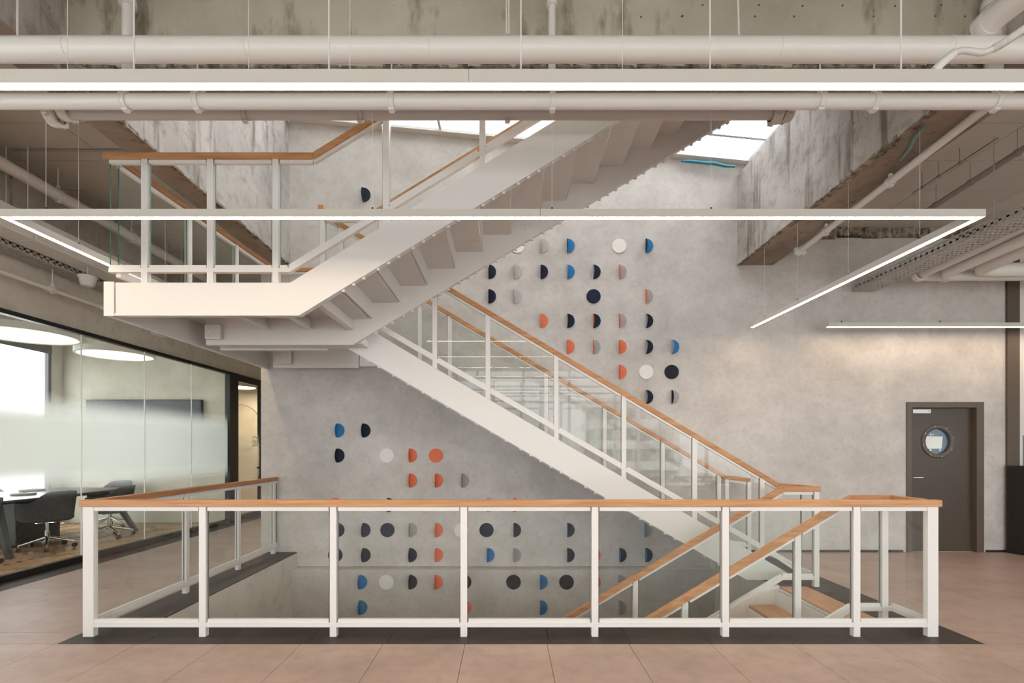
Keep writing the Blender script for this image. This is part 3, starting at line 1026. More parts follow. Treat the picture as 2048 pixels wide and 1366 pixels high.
root = thing('stair_balustrade', 'front glass balustrade of landing and upper flight, oak rail rising to the right', 'balustrade', (-1.5, 4.05, ZL))
yN = 4.075
tL = lambda px, y, a, b: (((px - VX) / F * y) - a) / (b - a)
kx = -1.60
P = [(-3.29, yN, ZL), (kx, yN, ZL), (2.9, yN, ZL + s2 * (2.9 - kx))]
balustrade(root, P, 1.075, [[tL(p, yN, -3.29, kx) for p in (292, 423, 553)], [tL(p, yN, kx, 2.9) for p in (773, 965, 1175, 1390, 1600)]],
           foot_at=lambda i, t: 0.0, hand_ext=0.045, edge_mat='glass_edge',
           split={0: [(-1.80 + 3.29) / (3.29 + kx)]}, blow=[(-3.29, yN, ZL + 0.11), (-1.80, yN, ZL + 0.11), (2.9, yN, ZL + 0.11 + s2 * 4.70)])
root = thing('stair_balustrade', 'side glass balustrade at the left end of the landing', 'balustrade', (-3.27, 5.3, ZL))
balustrade(root, [(-3.27, yN + 0.06, ZL), (-3.13, 6.60, ZL)], 1.075, [[0.34, 0.66, 0.98]], wood='oak_depth', edge_mat='glass_edge')
root = thing('stair_balustrade', 'rear glass balustrade of the upper flight behind its steps', 'balustrade', (-0.5, 5.1, 3.5))
yM = 5.085
kf = -1.42
P = [(-1.95, yM, ZL), (kf, yM, ZL), (2.9, yM, ZL + s2 * (2.9 - kf))]
balustrade(root, P, 1.06, [[0.1], [0.03, 0.26, 0.48, 0.70, 0.9]], foot_at=lambda i, t: 0.0, edge_mat='glass_edge',
           blow=[(-1.95, yM, ZL + 0.11), (-1.74, yM, ZL + 0.11), (2.9, yM, ZL + 0.11 + s2 * 4.64)])

# ------------------------------------------------------------------ felt discs on the wall
DISC_R = 0.0985
COLS = {'n': ('navy', 'felt_navy'), 'k': ('black', 'felt_black'), 'b': ('blue', 'felt_blue'), 'o': ('orange', 'felt_orange'),
        'g': ('grey', 'felt_grey'), 'w': ('white', 'felt_white'), 'l': ('pale grey', 'felt_light_grey')}
UP = [(492, [('F', 1035, 'w', 'w'), ('H', 1083, 'l', 'g'), ('H', 1135, 'b', 'k'), ('F', 1238, 'w', 'w'), ('H', 1292, 'b', 'n')]),
      (544, [('H', 978, 'n', 'n'), ('H', 1029, 'l', 'g'), ('H', 1082, 'n', 'n'), ('H', 1135, 'b', 'g'), ('H', 1187, 'n', 'g'), ('H', 1239, 'g', 'o')]),
      (593, [('H', 978, 'n', 'n'), ('H', 1029, 'l', 'g'), ('F', 1187, 'n', 'n'), ('H', 1292, 'g', 'o')]),
      (642, [('H', 1082, 'o', 'o'), ('H', 1135, 'n', 'g'), ('H', 1187, 'n', 'o'), ('H', 1239, 'g', 'o'), ('H', 1292, 'n', 'g')]),
      (694, [('H', 1135, 'o', 'o'), ('H', 1187, 'g', 'o'), ('H', 1239, 'o', 'o'), ('H', 1292, 'n', 'g'), ('H', 1344, 'b', 'g')]),
      (744, [('H', 1239, 'o', 'o'), ('F', 1292, 'w', 'w'), ('F', 1343, 'k', 'k')]),
      (794, [('H', 1292, 'n', 'g'), ('H', 1344, 'g', 'n')])]
LO = [(861, [('H', 675, 'b', 'b'), ('H', 727, 'n', 'n')]),
      (911, [('H', 675, 'n', 'n'), ('F', 774, 'w', 'w'), ('H', 820, 'o', 'o'), ('F', 872, 'o', 'o')]),
      (961, [('H', 820, 'o', 'o'), ('H', 872, 'o', 'o'), ('H', 924, 'g', 'g')]),
      (1010, [('F', 671, 'o', 'o'), ('H', 776, 'n', 'n'), ('H', 975, 'g', 'g'), ('H', 1027, 'o', 'o')]),
      (1060, [('H', 675, 'n', 'n'), ('H', 727, 'n', 'n'), ('F', 775, 'n', 'n'), ('H', 820, 'g', 'g'), ('H', 872, 'o', 'o'), ('F', 923, 'w', 'w'), ('F', 973, 'n', 'n'),
              ('H', 1028, 'n', 'n'), ('H', 1135, 'n', 'b'), ('H', 1290, 'g', 'b')]),
      (1110, [('F', 671, 'n', 'n'), ('H', 727, 'n', 'n'), ('H', 820, 'n', 'n'), ('H', 872, 'o', 'o'), ('H', 975, 'b', 'b'), ('H', 1028, 'g', 'g'),
              ('H', 1135, 'n', 'n'), ('H', 1187, 'o', 'o'), ('H', 1239, 'n', 'b'), ('H', 1291, 'n', 'b')])]
BOT = [(1164, [('H', 720, 'b', 'b'), ('F', 773, 'w', 'w'), ('H', 820, 'k', 'k'), ('H', 871, 'o', 'o'), ('H', 928, 'n', 'n'), ('F', 1027, 'k', 'k'), ('H', 1081, 'b', 'b'),
               ('F', 1133, 'k', 'k'), ('H', 1187, 'o', 'o'), ('H', 1238, 'g', 'g')]),
       (1215, [('H', 720, 'b', 'b'), ('H', 928, 'o', 'o'), ('H', 1081, 'b', 'b'), ('H', 1238, 'g', 'g')])]
N = 20
HALF = [(DISC_R * math.cos(a), DISC_R * math.sin(a)) for a in [R(-90 + 180 * k / N) for k in range(N + 1)]]
FULL = [(DISC_R * math.cos(2 * math.pi * k / 32), DISC_R * math.sin(2 * math.pi * k / 32)) for k in range(32)]


def disc(kind, px, py, c, cb, yw, label, group):
    X, Y, Z = at(px, py, yw)
    if kind == 'F':
        o = MB().prism([(u + X, w + Z) for u, w in FULL], 'y', yw - 0.012, yw).build('wall_disc', COLS[c][1])
        return tag(o, label, 'wall disc', group)
    o = MB().prism([(u + X, w + Z) for u, w in HALF], 'y', yw - 0.010, yw).build('wall_half_disc', COLS[c][1])
    m = MB().prism([(yw - u, w + Z) for u, w in HALF], 'x', X - 0.006, X)
    f = m.build('folded_flap', [COLS[c][1], COLS[cb][1]], o)
    for p in f.data.polygons:
        if p.normal.x < -0.9:
            p.material_index = 1
    return tag(o, label, 'wall disc', group)


def disc_rows(rows, yw, where, group):
    for r, (py, row) in enumerate(rows):
        for k, (kind, px, c, cb) in enumerate(row):
            shape = 'flat round felt disc' if kind == 'F' else 'folded felt half disc'
            lab = '%s %s, %s from left, %s row, %s' % (COLS[c][0], shape, ORD[k + 1], ORD[r + 1], where)
            disc(kind, px, py, c, cb, yw, lab, group)


disc_rows(UP, YW, 'upper right cluster', 'felt discs on the upper wall')
disc_rows(LO, YW, 'lower left cluster', 'felt discs on the lower wall')
disc_rows(BOT, YL, 'cluster below ledge', 'felt discs below the wall ledge')
disc('H', 727, 390, 'n', 'n', YW, 'lone navy felt half disc high on the wall above the landing', 'felt discs on the upper wall')

# ------------------------------------------------------------------ linear lamps
def lamp_bar(root, p0, p1, w=0.05, h=0.055, cap0=True, cap1=True):
    """hollow profile with glowing underside; p = bottom centre line"""
    a, b = Vector(p0), Vector(p1)
    d = (b - a).normalized()
    s = Vector((d.y, -d.x, 0))
    body = MB()
    def bar(lo, hi, z0, z1, e0=0.0, e1=0.0, mb=body):
        v = []
        for z in (z0, z1):
            for (q, off) in ((a - d * e0, lo), (b + d * e1, lo), (b + d * e1, hi), (a - d * e0, hi)):
                r = q + s * off
                v.append((r.x, r.y, r.z + z))
        mb.hexa(v)
    hw = w / 2
    bar(-hw, hw, 0.006, h)
    bar(-hw, -hw + 0.003, 0.0, 0.006)
    bar(hw - 0.003, hw, 0.0, 0.006)
    body.build('housing', 'lamp_body', root)
    g = MB()
    bar(-hw + 0.003, hw - 0.003, 0.001, 0.006, -0.003, -0.003, g)
    g.build('diffuser', 'lamp_glow', root, label='glowing warm white diffuser strip')


def cable(root, p, ztop, r=0.0022, lean=0.0, mat='white_pipe', name='cable'):
    MB().tube([p, (p[0] + lean, p[1], ztop)], r, 6).build(name, mat, root)


ZLAMP = 3.04
y1_ = 1.61 * F / (VY - 165)
root = thing('linear_lamp', 'longest linear lamp crossing the full width nearest the camera', 'lamp', (0, y1_ + 0.025, ZLAMP))
lamp_bar(root, (-3.4, y1_ + 0.025, ZLAMP), (-0.1645, y1_ + 0.025, ZLAMP), h=0.06)
lamp_bar(root, (-0.163, y1_ + 0.025, ZLAMP), (3.4, y1_ + 0.025, ZLAMP), h=0.06)
for px, rr in ((268, 0.0035), (658, 0.0035), (1042, 0.0035), (1420, 0.0035), (1802, 0.0035)):
    X, Y, Z = at(px, 138, y1_ + 0.025)
    cable(root, (X, Y, ZLAMP + 0.06), 4.95, rr)
for px in (135, 497, 700, 1245):
    X, Y, Z = at(px, 138, y1_ + 0.04)
    cable(root, (X, Y, ZLAMP + 0.06), 4.95, 0.0012)

y2_ = 1.61 * F / (VY - 433)
xl2, xr2, ye2 = (-4 - VX) / F * y2_, (1972 - VX) / F * y2_, 6.50
root = thing('linear_lamp', 'U shaped linear lamp hanging around the stairs, front bar at mid height', 'lamp', (0, y2_, ZLAMP))
lamp_bar(root, (xl2, y2_ + 0.025, ZLAMP), (0.235, y2_ + 0.025, ZLAMP), h=0.053)
lamp_bar(root, (0.238, y2_ + 0.025, ZLAMP), (xr2, y2_ + 0.025, ZLAMP), h=0.053)
lamp_bar(root, (xr2 - 0.027, y2_ + 0.051, ZLAMP), (xr2 - 0.06, ye2, ZLAMP), h=0.053)
lamp_bar(root, (xl2 + 0.027, y2_ + 0.051, ZLAMP), (xl2 + 0.06, ye2, ZLAMP), h=0.053)
for px in (745, 1104, 1422, 92):
    X, Y, Z = at(px, 418, y2_ + 0.025)
    cable(root, (X, Y, ZLAMP + 0.053), ZB, 0.0013)
    MB().tube([(X, Y, ZLAMP + 0.05), (X, Y, ZLAMP + 0.075)], 0.006, 8).build('cable_grip', 'black_plastic', root)
for (X, Y) in ((xr2 - 0.03, 3.9), (xr2 - 0.04, 4.7), (xr2 - 0.05, 5.5), (xr2 - 0.055, 6.2), (xl2 + 0.03, 4.0), (xl2 + 0.04, 5.0)):
    cable(root, (X, Y, ZLAMP + 0.053), 3.98 if X > 0 else 4.48, 0.0013)
    MB().tube([(X, Y, ZLAMP + 0.05), (X, Y, ZLAMP + 0.075)], 0.006, 8).build('cable_grip', 'black_plastic', root)

y3_ = 6.47
root = thing('linear_lamp', 'short linear lamp close to the wall above the brown door', 'lamp', (6, y3_, ZLAMP))
x0_ = (1655 - VX) / F * y3_
lamp_bar(root, (x0_, y3_, ZLAMP), (9.1, y3_, ZLAMP))
for px in (1683, 1880):
    X, Y, Z = at(px, 645, y3_)
    cable(root, (X, Y, ZLAMP + 0.055), 4.36, 0.0012)
    MB().tube([(X, Y, ZLAMP + 0.05), (X, Y, ZLAMP + 0.085)], 0.006, 8).build('cable_grip', 'black_plastic', root)
# lamps over the part of the room behind the camera (mirrored in the glass)
for k, yy in enumerate((-0.6, -2.2, -3.8)):
    root = thing('linear_lamp', '%s linear lamp behind the viewpoint counted from the stairs' % ORD[k + 1], 'lamp', (0, yy, ZLAMP))
    lamp_bar(root, (-3.6, yy, ZLAMP), (3.6, yy, ZLAMP), h=0.06)
    for X in (-2.5, 0, 2.5):
        cable(root, (X, yy, ZLAMP + 0.06), 4.95, 0.002)

# ------------------------------------------------------------------ pipes
def coupling(root, c, r, axis='x', mat='white_pipe'):
    """grooved pipe coupling: two half collars with bolted lugs"""
    m = MB()
    m.lathe([(r * 1.0, -0.035), (r * 1.32, -0.032), (r * 1.38, -0.014), (r * 1.38, 0.014), (r * 1.32, 0.032), (r, 0.035)], c, axis, 16)
    for s in (-1, 1):
        cz = c[2] + s * r * 0.15
        for k in (-1, 1):
            if axis == 'x':
                m.box(c[0] - 0.02, c[0] + 0.02, c[1] + k * r * 1.25 - 0.02, c[1] + k * r * 1.25 + 0.02, cz + s * 0.003, cz + s * 0.03)
            else:
                m.box(c[0] + k * r * 1.25 - 0.02, c[0] + k * r * 1.25 + 0.02, c[1] - 0.02, c[1] + 0.02, cz + s * 0.003, cz + s * 0.03)
    for k in (-1, 1):
        q = (c[0], c[1] + k * r * 1.3, c[2]) if axis == 'x' else (c[0] + k * r * 1.3, c[1], c[2])
        m.tube([(q[0], q[1], q[2] - 0.05), (q[0], q[1], q[2] + 0.05)], 0.007, 8)
    return m.build('coupling', mat, root, label='bolted pipe coupling')


def clamp(root, c, r, ztop, axis='x', mat='white_pipe'):
    m = MB()
    m.lathe([(r + 0.001, -0.02), (r + 0.008, -0.02), (r + 0.008, -0.012), (r + 0.004, -0.010), (r + 0.004, 0.010), (r + 0.008, 0.012), (r + 0.008, 0.02), (r + 0.001, 0.02)], c, axis, 18)
    m.box(c[0] - 0.018, c[0] + 0.018, c[1] - 0.02, c[1] + 0.02, c[2] - r - 0.018, c[2] - r - 0.004)
    m.box(c[0] - 0.012, c[0] + 0.012, c[1] - 0.012, c[1] + 0.012, c[2] + r, c[2] + r + 0.04)
    m.lathe([(0.0001, c[2] * 0 + r + 0.028), (0.016, r + 0.028), (0.016, r + 0.042), (0.0001, r + 0.042)], c, 'z', 8)
    o = m.build('clamp', mat, root, label='pipe hanger clamp')
    MB().tube([(c[0], c[1], c[2] + r + 0.02), (c[0], c[1], ztop)], 0.005, 8).build('hanger_rod', mat, root)
    return o


# big pipe under the front beam
yp, zp, rp = 2.90, EYE + (VY - 99.5) / F * 2.90, 0.066
root = thing('ceiling_pipe', 'thickest white pipe running across in front of the concrete beam', 'pipe', (0, yp, zp))
MB().tube([(-5.2, yp, zp), (9.1, yp, zp)], rp, 28).build('pipe_run', 'white_pipe', root)
for px in (140, 497, 860, 1555, 1893):
    X = (px - VX) / F * yp
    m = MB().lathe([(rp, -0.004), (rp + 0.0025, -0.003), (rp + 0.0025, 0.003), (rp, 0.004)], (X, yp, zp), 'x', 28)
    m.build('joint_ring', 'white_pipe', root)
# vertical drops behind it
for i, (px, rr) in enumerate(((256, 0.034), (1104, 0.024), (1988, 0.045))):
    Y = 3.2
    X = (px - VX) / F * Y
    rt = thing('ceiling_drop_pipe', ('white vertical pipe with collar at upper left of the concrete beam', 'thin white vertical pipe at the top centre of the concrete beam',
                                     'white vertical pipe at the upper right end of the concrete beam')[i], 'pipe', (X, Y, 3.8))
    MB().tube([(X, Y, 3.86), (X, Y, 4.95)], rr, 16).build('pipe_run', 'white_pipe', rt)
    MB().lathe([(rr, -0.03), (rr * 1.5, -0.03), (rr * 1.5, 0.0), (rr * 1.3, 0.03), (rr, 0.03)], (X, Y, EYE + (VY - 5) / F * Y), 'z', 16).build('collar', 'white_pipe', rt)
# second pipe: below the front beam
yp, zp, rp = 3.28, EYE + (VY - 203) / F * 3.28, 0.048
root = thing('ceiling_pipe', 'white pipe with six clamps running just below the nearest lamp', 'pipe', (0, yp, zp))
MB().tube([(-5.2, yp, zp), (9.1, yp, zp)], rp, 24).build('pipe_run', 'white_pipe', root)
for px in (252, 395, 783, 1105, 1640, 1748, 1990):
    clamp(root, ((px - VX) / F * yp, yp, zp), rp, 4.02)
# third pipe: grey, with couplings at both ends
yp, zp, rp = 3.56, EYE + (VY - 228) / F * 3.56, 0.040
root = thing('ceiling_pipe', 'shadowed grey pipe with bolted couplings at both ends', 'pipe', (0, yp, zp))
xa, xb_ = (118 - VX) / F * yp, (1560 - VX) / F * yp
MB().tube([(xa, yp, zp), (xb_, yp, zp)], rp, 20).build('pipe_run', 'grey_pipe', root)
coupling(root, (xa - 0.03, yp, zp - 0.01), 0.058)
coupling(root, (xa + 0.06, yp - 0.01, zp + 0.015), 0.05)
coupling(root, (xb_ - 0.03, yp, zp), 0.05, mat='grey_pipe')
coupling(root, (xb_ + 0.05, yp, zp + 0.012), 0.046, mat='grey_pipe')
for px in (490, 720, 1015):
    clamp(root, ((px - VX) / F * yp, yp, zp), rp, 4.0, mat='grey_pipe')
# pair of rods with washer near top centre, rods right and left of it
root = thing('hanger_rod_pair', 'pair of thin white hanger rods with a round washer at the top centre', 'hanger', (0, 2.9, 3.9))
for dx in (-0.006, 0.008):
    MB().tube([((1015 - VX) / F * 2.9 + dx, 2.9, 3.86), ((1015 - VX) / F * 2.9 + dx, 2.9, 4.95)], 0.004, 8).build('rod', 'white_pipe', root)
MB().lathe([(0.0001, 0.0), (0.028, 0.0), (0.028, 0.006), (0.0001, 0.010)], ((1015 - VX) / F * 2.9, 2.9, zp * 0 + EYE + (VY - 76) / F * 2.9), 'z', 16).build('washer', 'grey_pipe', root)
for px, lean, lab in ((35, 0.0, 'single white hanger rod at the far upper left'), (1478, -0.03, 'leaning white hanger rod right of centre at the top')):
    X = (px - VX) / F * 2.9
    tag(MB().tube([(X, 2.9, 3.87), (X + lean, 2.9, 4.95)], 0.0055, 8).build('hanger_rod', 'white_pipe'), lab, 'hanger')
# big branch pipe at upper right coming towards the viewer
a = Vector(((1960 - VX) / F * 2.9, 2.9, EYE + (VY - 60) / F * 2.9))
b = Vector(at(2150, -95, 2.45))
root = thing('ceiling_pipe', 'thick white branch pipe slanting off the top right corner', 'pipe', tuple(a))
MB().tube([a, b], 0.068, 24).build('pipe_run', 'white_pipe', root)
d = (b - a).normalized()
MB().tube([a + d * 0.03, a + d * 0.06], 0.073, 24).build('joint_ring', 'white_pipe', root)
# flexible conduit with its rigid end
root = thing('flexible_conduit', 'ribbed white flexible conduit curving down at the upper right', 'conduit', tuple(at(1900, 110, 2.6)))
P = [at(1868, 142, 2.62), at(1888, 122, 2.60), at(1910, 105, 2.58)]
MB().tube(P, 0.022, 14).build('conduit_tube', 'white_pipe', root)
ctrl = [at(1908, 106, 2.58), at(1925, 101, 2.56), at(1945, 103, 2.54), at(1965, 105, 2.52), at(1985, 98, 2.5), at(2010, 84, 2.48), at(2040, 64, 2.46), at(2075, 40, 2.44)]
cp = []
rr = []
for i in range(len(ctrl) - 1):
    p0 = Vector(ctrl[max(i - 1, 0)]); p1 = Vector(ctrl[i]); p2 = Vector(ctrl[i + 1]); p3 = Vector(ctrl[min(i + 2, len(ctrl) - 1)])
    ns = 8 if i < 4 else 14
    for k in range(ns):
        t = k / ns
        q = 0.5 * ((2 * p1) + (-p0 + p2) * t + (2 * p0 - 5 * p1 + 4 * p2 - p3) * t * t + (-p0 + 3 * p1 - 3 * p2 + p3) * t ** 3)
        cp.append(q)
        rr.append(0.016 if i < 4 or k % 2 == 0 else 0.0205)
MB().tube(cp, rr, 12).build('conduit_hose', 'white_pipe', root)
# sloping pipe along the right beam
a, b = Vector(at(1600, 502, 6.08)), Vector(at(1968, 219, 3.60))
b2 = a + (b - a) * 1.75
root = thing('ceiling_pipe', 'thin white pipe running back beside the right concrete beam', 'pipe', tuple(a))
MB().tube([a, b2], 0.033, 16).build('pipe_run', 'white_pipe', root)
coupling(root, tuple(a), 0.036, 'y')
for t in (0.22, 0.62):
    q = a + (b - a) * t
    clamp(root, tuple(q), 0.034, ZB if q.x < BR1 else ZC, 'y')
# dark conduits on the right ceiling
for (pa, Ya, pb, Yb, r, lab) in [((1838, 432), 5.95, (2048, 297), 4.62, 0.030, 'dim grey conduit running back below the right ceiling'),
                               ((1826, 386), 5.55, (1925, 322), 4.95, 0.008, 'thin dark wire tube under the right ceiling')]:
    a, b = Vector(at(*pa, Ya)), Vector(at(*pb, Yb))
    rt = thing('ceiling_conduit', lab, 'conduit', tuple(a))
    MB().tube([a, a + (b - a) * 1.6], r, 12).build('conduit_tube', 'dim_conduit', rt)
    for t in (0.2, 0.55, 0.95):
        q = a + (b - a) * t
        MB().tube([(q.x, q.y, q.z + r), (q.x, q.y, ZC)], 0.003, 6).build('hanger_rod', 'dim_conduit', rt)
        MB().lathe([(r + 0.001, -0.01), (r + 0.008, -0.01), (r + 0.008, 0.01), (r + 0.001, 0.01)], tuple(q), 'y', 12).build('clamp', 'dim_conduit', rt)


# perforated cable trays
def cable_tray(label, xa, ya, yb, z0, z1, width, holes_face):
    """channel along Y: slotted bottom and slotted side"""
    rt = thing('cable_tray', label, 'cable tray', (xa, (ya + yb) / 2, z0))
    x0, x1 = (xa, xa + width)
    # side walls as slotted strips
    for X in (x0, x1):
        m = MB()
        m.box(X - 0.002, X + 0.002, ya, yb, z0, z0 + 0.018)
        m.box(X - 0.002, X + 0.002, ya, yb, z1 - 0.018, z1)
        m.box(X - 0.002, X + 0.002, ya, yb, (z0 + z1) / 2 - 0.010, (z0 + z1) / 2 + 0.010)
        y = ya
        while y < yb:
            m.box(X - 0.002, X + 0.002, y, y + 0.03, z0 + 0.018, z1 - 0.018)
            y += 0.075
        m.build('slotted_side', 'tray_steel', rt)
    m = MB()
    nrow = 6
    pitch = width / nrow
    for k in range(nrow + 1):
        xc = x0 + k * pitch
        m.box(max(xc - pitch * 0.26, x0), min(xc + pitch * 0.26, x1), ya, yb, z0, z0 + 0.002)
    y = ya
    while y < yb:
        m.box(x0, x1, y, y + 0.03, z0 + 0.0003, z0 + 0.0017)
        y += 0.06
    m.build('slotted_base', 'tray_steel', rt)
    y = ya + 0.5
    while y < yb:
        for X in (x0, x1):
            MB().tube([(X, y, z0), (X, y, ZC)], 0.004, 6).build('hanger_rod', 'tray_steel', rt)
        y += 1.3
    return rt


cable_tray('perforated steel cable tray running back under the right ceiling', 4.78, 3.0, 6.75, 3.60, 3.70, 0.30, 1)
cable_tray('perforated steel cable tray beside the duct on the left', -5.32, 3.0, 8.6, 3.50, 3.60, 0.22, 1)

# right hand pipe group: three pipes running back, turning into two cross pipes
specs = [(at(1838, 549, 6.42), at(2100, 430, 4.85), 0.064, 'upper'), (at(1890, 548, 6.22), at(2120, 448, 4.75), 0.060, 'middle'), (at(1962, 536, 6.05), at(2150, 452, 4.75), 0.085, 'lower')]
for i, (a, b, r, nm) in enumerate(specs):
    a, b = Vector(a), Vector(b)
    b = a + (b - a) * 4.0
    rt = thing('ceiling_pipe', '%s of three white pipes running back at the right edge' % ('first and leftmost', 'second', 'third and thickest')[i], 'pipe', tuple(a))
    pts = [b, a + (b - a) * 0.015, a, a + Vector((0.10, 0.05, 0.0)), a + Vector((0.2, 0.06, 0)), a + Vector((2.5, 0.06, 0))]
    MB().tube(pts[0:2] + [a + (b - a) * 0.005 + Vector((0.015, 0, 0)), a + Vector((0.06, 0.03, 0)), a + Vector((0.16, 0.05, 0)), a + Vector((2.6, 0.05, 0))], r, 20).build('pipe_run', 'white_pipe', rt)
    if i == 0:
        coupling(rt, (a.x - 0.01, a.y - 0.02, a.z), r * 1.1, 'y')
        coupling(rt, (a.x + 0.4, a.y + 0.05, a.z), r * 0.9, 'x')
    MB().tube([(b.x, b.y + 0.3, b.z), (b.x, b.y + 0.3, ZC)], 0.005, 8).build('hanger_rod', 'white_pipe', rt)

# left side services
a = Vector((-4.89, 2.6, 4.20)); b = Vector((-4.89, 8.8, 4.20))
root = thing('ceiling_pipe', 'upper white pipe running back under the left ceiling', 'pipe', tuple(a))
MB().tube([a, b], 0.062, 20).build('pipe_run', 'white_pipe', root)
for y in (4.55, 5.35, 6.4):
    clamp(root, (-4.89, y, 4.20), 0.063, ZC, 'y')
root = thing('air_duct', 'boxy white air duct running back under the left ceiling', 'duct', (-4.95, 5, 3.5))
m = MB()
yy = 2.6
while yy < 9.0:
    MB().box(-5.08, -4.80, yy + 0.003, yy + 1.197, 3.56, 3.80).build('duct_section', 'white_pipe', root, bevel=0.01)
    yy += 1.2
for y in (4.95, 7.3):
    for X in (-5.05, -4.83):
        MB().tube([(X, y, 3.80), (X, y, ZC)], 0.004, 6).build('hanger_rod', 'white_pipe', root)
a = Vector((-5.22, 2.6, 3.26))
root = thing('ceiling_pipe', 'thin white sprinkler pipe along the cement band at left', 'pipe', tuple(a))
MB().tube([(-5.22, 2.6, 3.262), (-5.22, 9.0, 3.262)], 0.025, 14).build('pipe_run', 'white_pipe', root)
for y in (5.62, 6.35):
    MB().lathe([(0.025, -0.04), (0.033, -0.035), (0.033, 0.035), (0.025, 0.04)], (-5.22, y, 3.262), 'y', 14).build('coupling', 'white_pipe', root)
clamp(root, (-5.22, 5.64, 3.262), 0.027, 3.5, 'y')
# thin conduit across left ceiling and drop
a = Vector(at(12, 290, 5.0)); b = Vector(at(240, 289, 5.0))
root = thing('ceiling_conduit', 'thin grey conduit across the left ceiling', 'conduit', tuple(a))
zc_ = ZC - 0.014
MB().tube([(-5.05, 5.0, zc_), (-3.3, 5.0, zc_)], 0.011, 8).build('conduit_tube', 'dim_conduit', root)
MB().tube([(-5.05, 5.0, zc_), (-5.05, 5.0, 3.82)], 0.011, 8).build('conduit_drop', 'dim_conduit', root)
# dome speaker
c = at(175, 558, 5.75)
root = thing('dome_speaker', 'small white dome speaker hanging left of the landing', 'speaker', c)
MB().lathe([(0.0001, -0.085), (0.055, -0.085), (0.068, -0.07), (0.085, 0.0), (0.095, 0.012), (0.095, 0.03), (0.0001, 0.03)], c, 'z', 24).build('shell', 'white_steel', root)
MB().tube([(c[0], c[1], c[2] + 0.03), (c[0], c[1], 3.56)], 0.006, 8).build('hanger_rod', 'white_pipe', root)
# emergency light on the band
c = at(327, 668, 7.55)
root = thing('emergency_light', 'small white emergency light on the cement band beside the landing', 'light', c)
MB().box(XG, XG + 0.09, c[1] - 0.12, c[1] + 0.12, c[2] - 0.03, c[2] + 0.03).build('housing', 'white_steel', root, bevel=0.012)
MB().box(XG + 0.02, XG + 0.08, c[1] - 0.10, c[1] + 0.10, c[2] - 0.038, c[2] - 0.03).build('lens', 'paper', root)
# smoke detector fitting under the beam by the big pipe
c = at(395, 124, 3.42)
root = thing('ceiling_fitting', 'oval white fitting under the front concrete beam', 'fitting', (c[0], c[1], 3.97))
MB().lathe([(0.0001, -0.035), (0.045, -0.033), (0.055, -0.015), (0.055, 0.03), (0.0001, 0.03)], (c[0], c[1], 3.97), 'z', 20).build('housing', 'white_pipe', root)

# ------------------------------------------------------------------ brown door
root = thing('door_1', 'brown steel door with a round porthole window', 'door', ((DX0 + DX1) / 2, YW, 0))
root['kind'] = 'structure'
fw = 0.10
MB().box(DX0 - 0.012, DX0 + fw * 0.55, YW - 0.018, YW + 0.20, 0.0, DZ + 0.012).build('door_frame', 'door_frame_brown', root)
MB().box(DX1 - fw * 0.9, DX1 + 0.012, YW - 0.018, YW + 0.20, 0.0, DZ + 0.012).build('door_frame', 'door_frame_brown', root)
MB().box(DX0 + fw * 0.55, DX1 - fw * 0.9, YW - 0.018, YW + 0.20, DZ - 0.065, DZ + 0.012).build('door_frame', 'door_frame_brown', root)
lx0, lx1, lz1 = DX0 + fw * 0.55 + 0.003, DX1 - fw * 0.9 - 0.003, DZ - 0.068
yd = YW + 0.055
pc = at(1875, 883, yd)
# leaf with a round hole
m = MB()
ro = 0.195
n = 40
ring_f, sq_f = [], []
for k in range(n):
    a = 2 * math.pi * k / n
    ring_f.append((pc[0] + ro * math.cos(a), pc[2] + ro * math.sin(a)))
zz0 = 0.008
def sqpt(a):
    dx, dz = math.cos(a), math.sin(a)
    ts = []
    if dx > 1e-9: ts.append((lx1 - pc[0]) / dx)
    if dx < -1e-9: ts.append((lx0 - pc[0]) / dx)
    if dz > 1e-9: ts.append((lz1 - pc[2]) / dz)
    if dz < -1e-9: ts.append((zz0 - pc[2]) / dz)
    t = min(ts)
    return (pc[0] + dx * t, pc[2] + dz * t)
angs = [2 * math.pi * k / n for k in range(n)]
for (cx_, cz_) in ((lx0, zz0), (lx1, zz0), (lx1, lz1), (lx0, lz1)):
    angs.append(math.atan2(cz_ - pc[2], cx_ - pc[0]) % (2 * math.pi))
angs = sorted(set(angs))
v = []
for yy in (yd, yd + 0.05):
    for a in angs:
        v.append((pc[0] + ro * math.cos(a), yy, pc[2] + ro * math.sin(a)))
        q = sqpt(a)
        v.append((q[0], yy, q[1]))
K = len(angs)
f = []
for k in range(K):
    j = (k + 1) % K
    f.append((2 * k, 2 * k + 1, 2 * j + 1, 2 * j))
    f.append((2 * K + 2 * j, 2 * K + 2 * j + 1, 2 * K + 2 * k + 1, 2 * K + 2 * k))
    f.append((2 * k + 1, 2 * K + 2 * k + 1, 2 * K + 2 * j + 1, 2 * j + 1))
    f.append((2 * j, 2 * K + 2 * j, 2 * K + 2 * k, 2 * k))
m.add(v, f)
leaf = m.build('door_leaf', 'door_brown', root)
m = MB().lathe([(ro - 0.02, 0.02), (ro - 0.02, -0.010), (ro - 0.005, -0.018), (ro + 0.03, -0.016), (ro + 0.04, -0.004), (ro + 0.04, 0.0)], (pc[0], yd, pc[2]), 'y', 40)
pr = m.build('porthole_ring', 'door_frame_brown', root)
m = MB()
for k in range(8):
    a = 2 * math.pi * (k + 0.3) / 8
    m.lathe([(0.0001, -0.022), (0.006, -0.021), (0.007, -0.014)], (pc[0] + (ro + 0.02) * math.cos(a), yd, pc[2] + (ro + 0.02) * math.sin(a)), 'y', 8)
m.build('screw', 'steel', pr, kind='stuff')
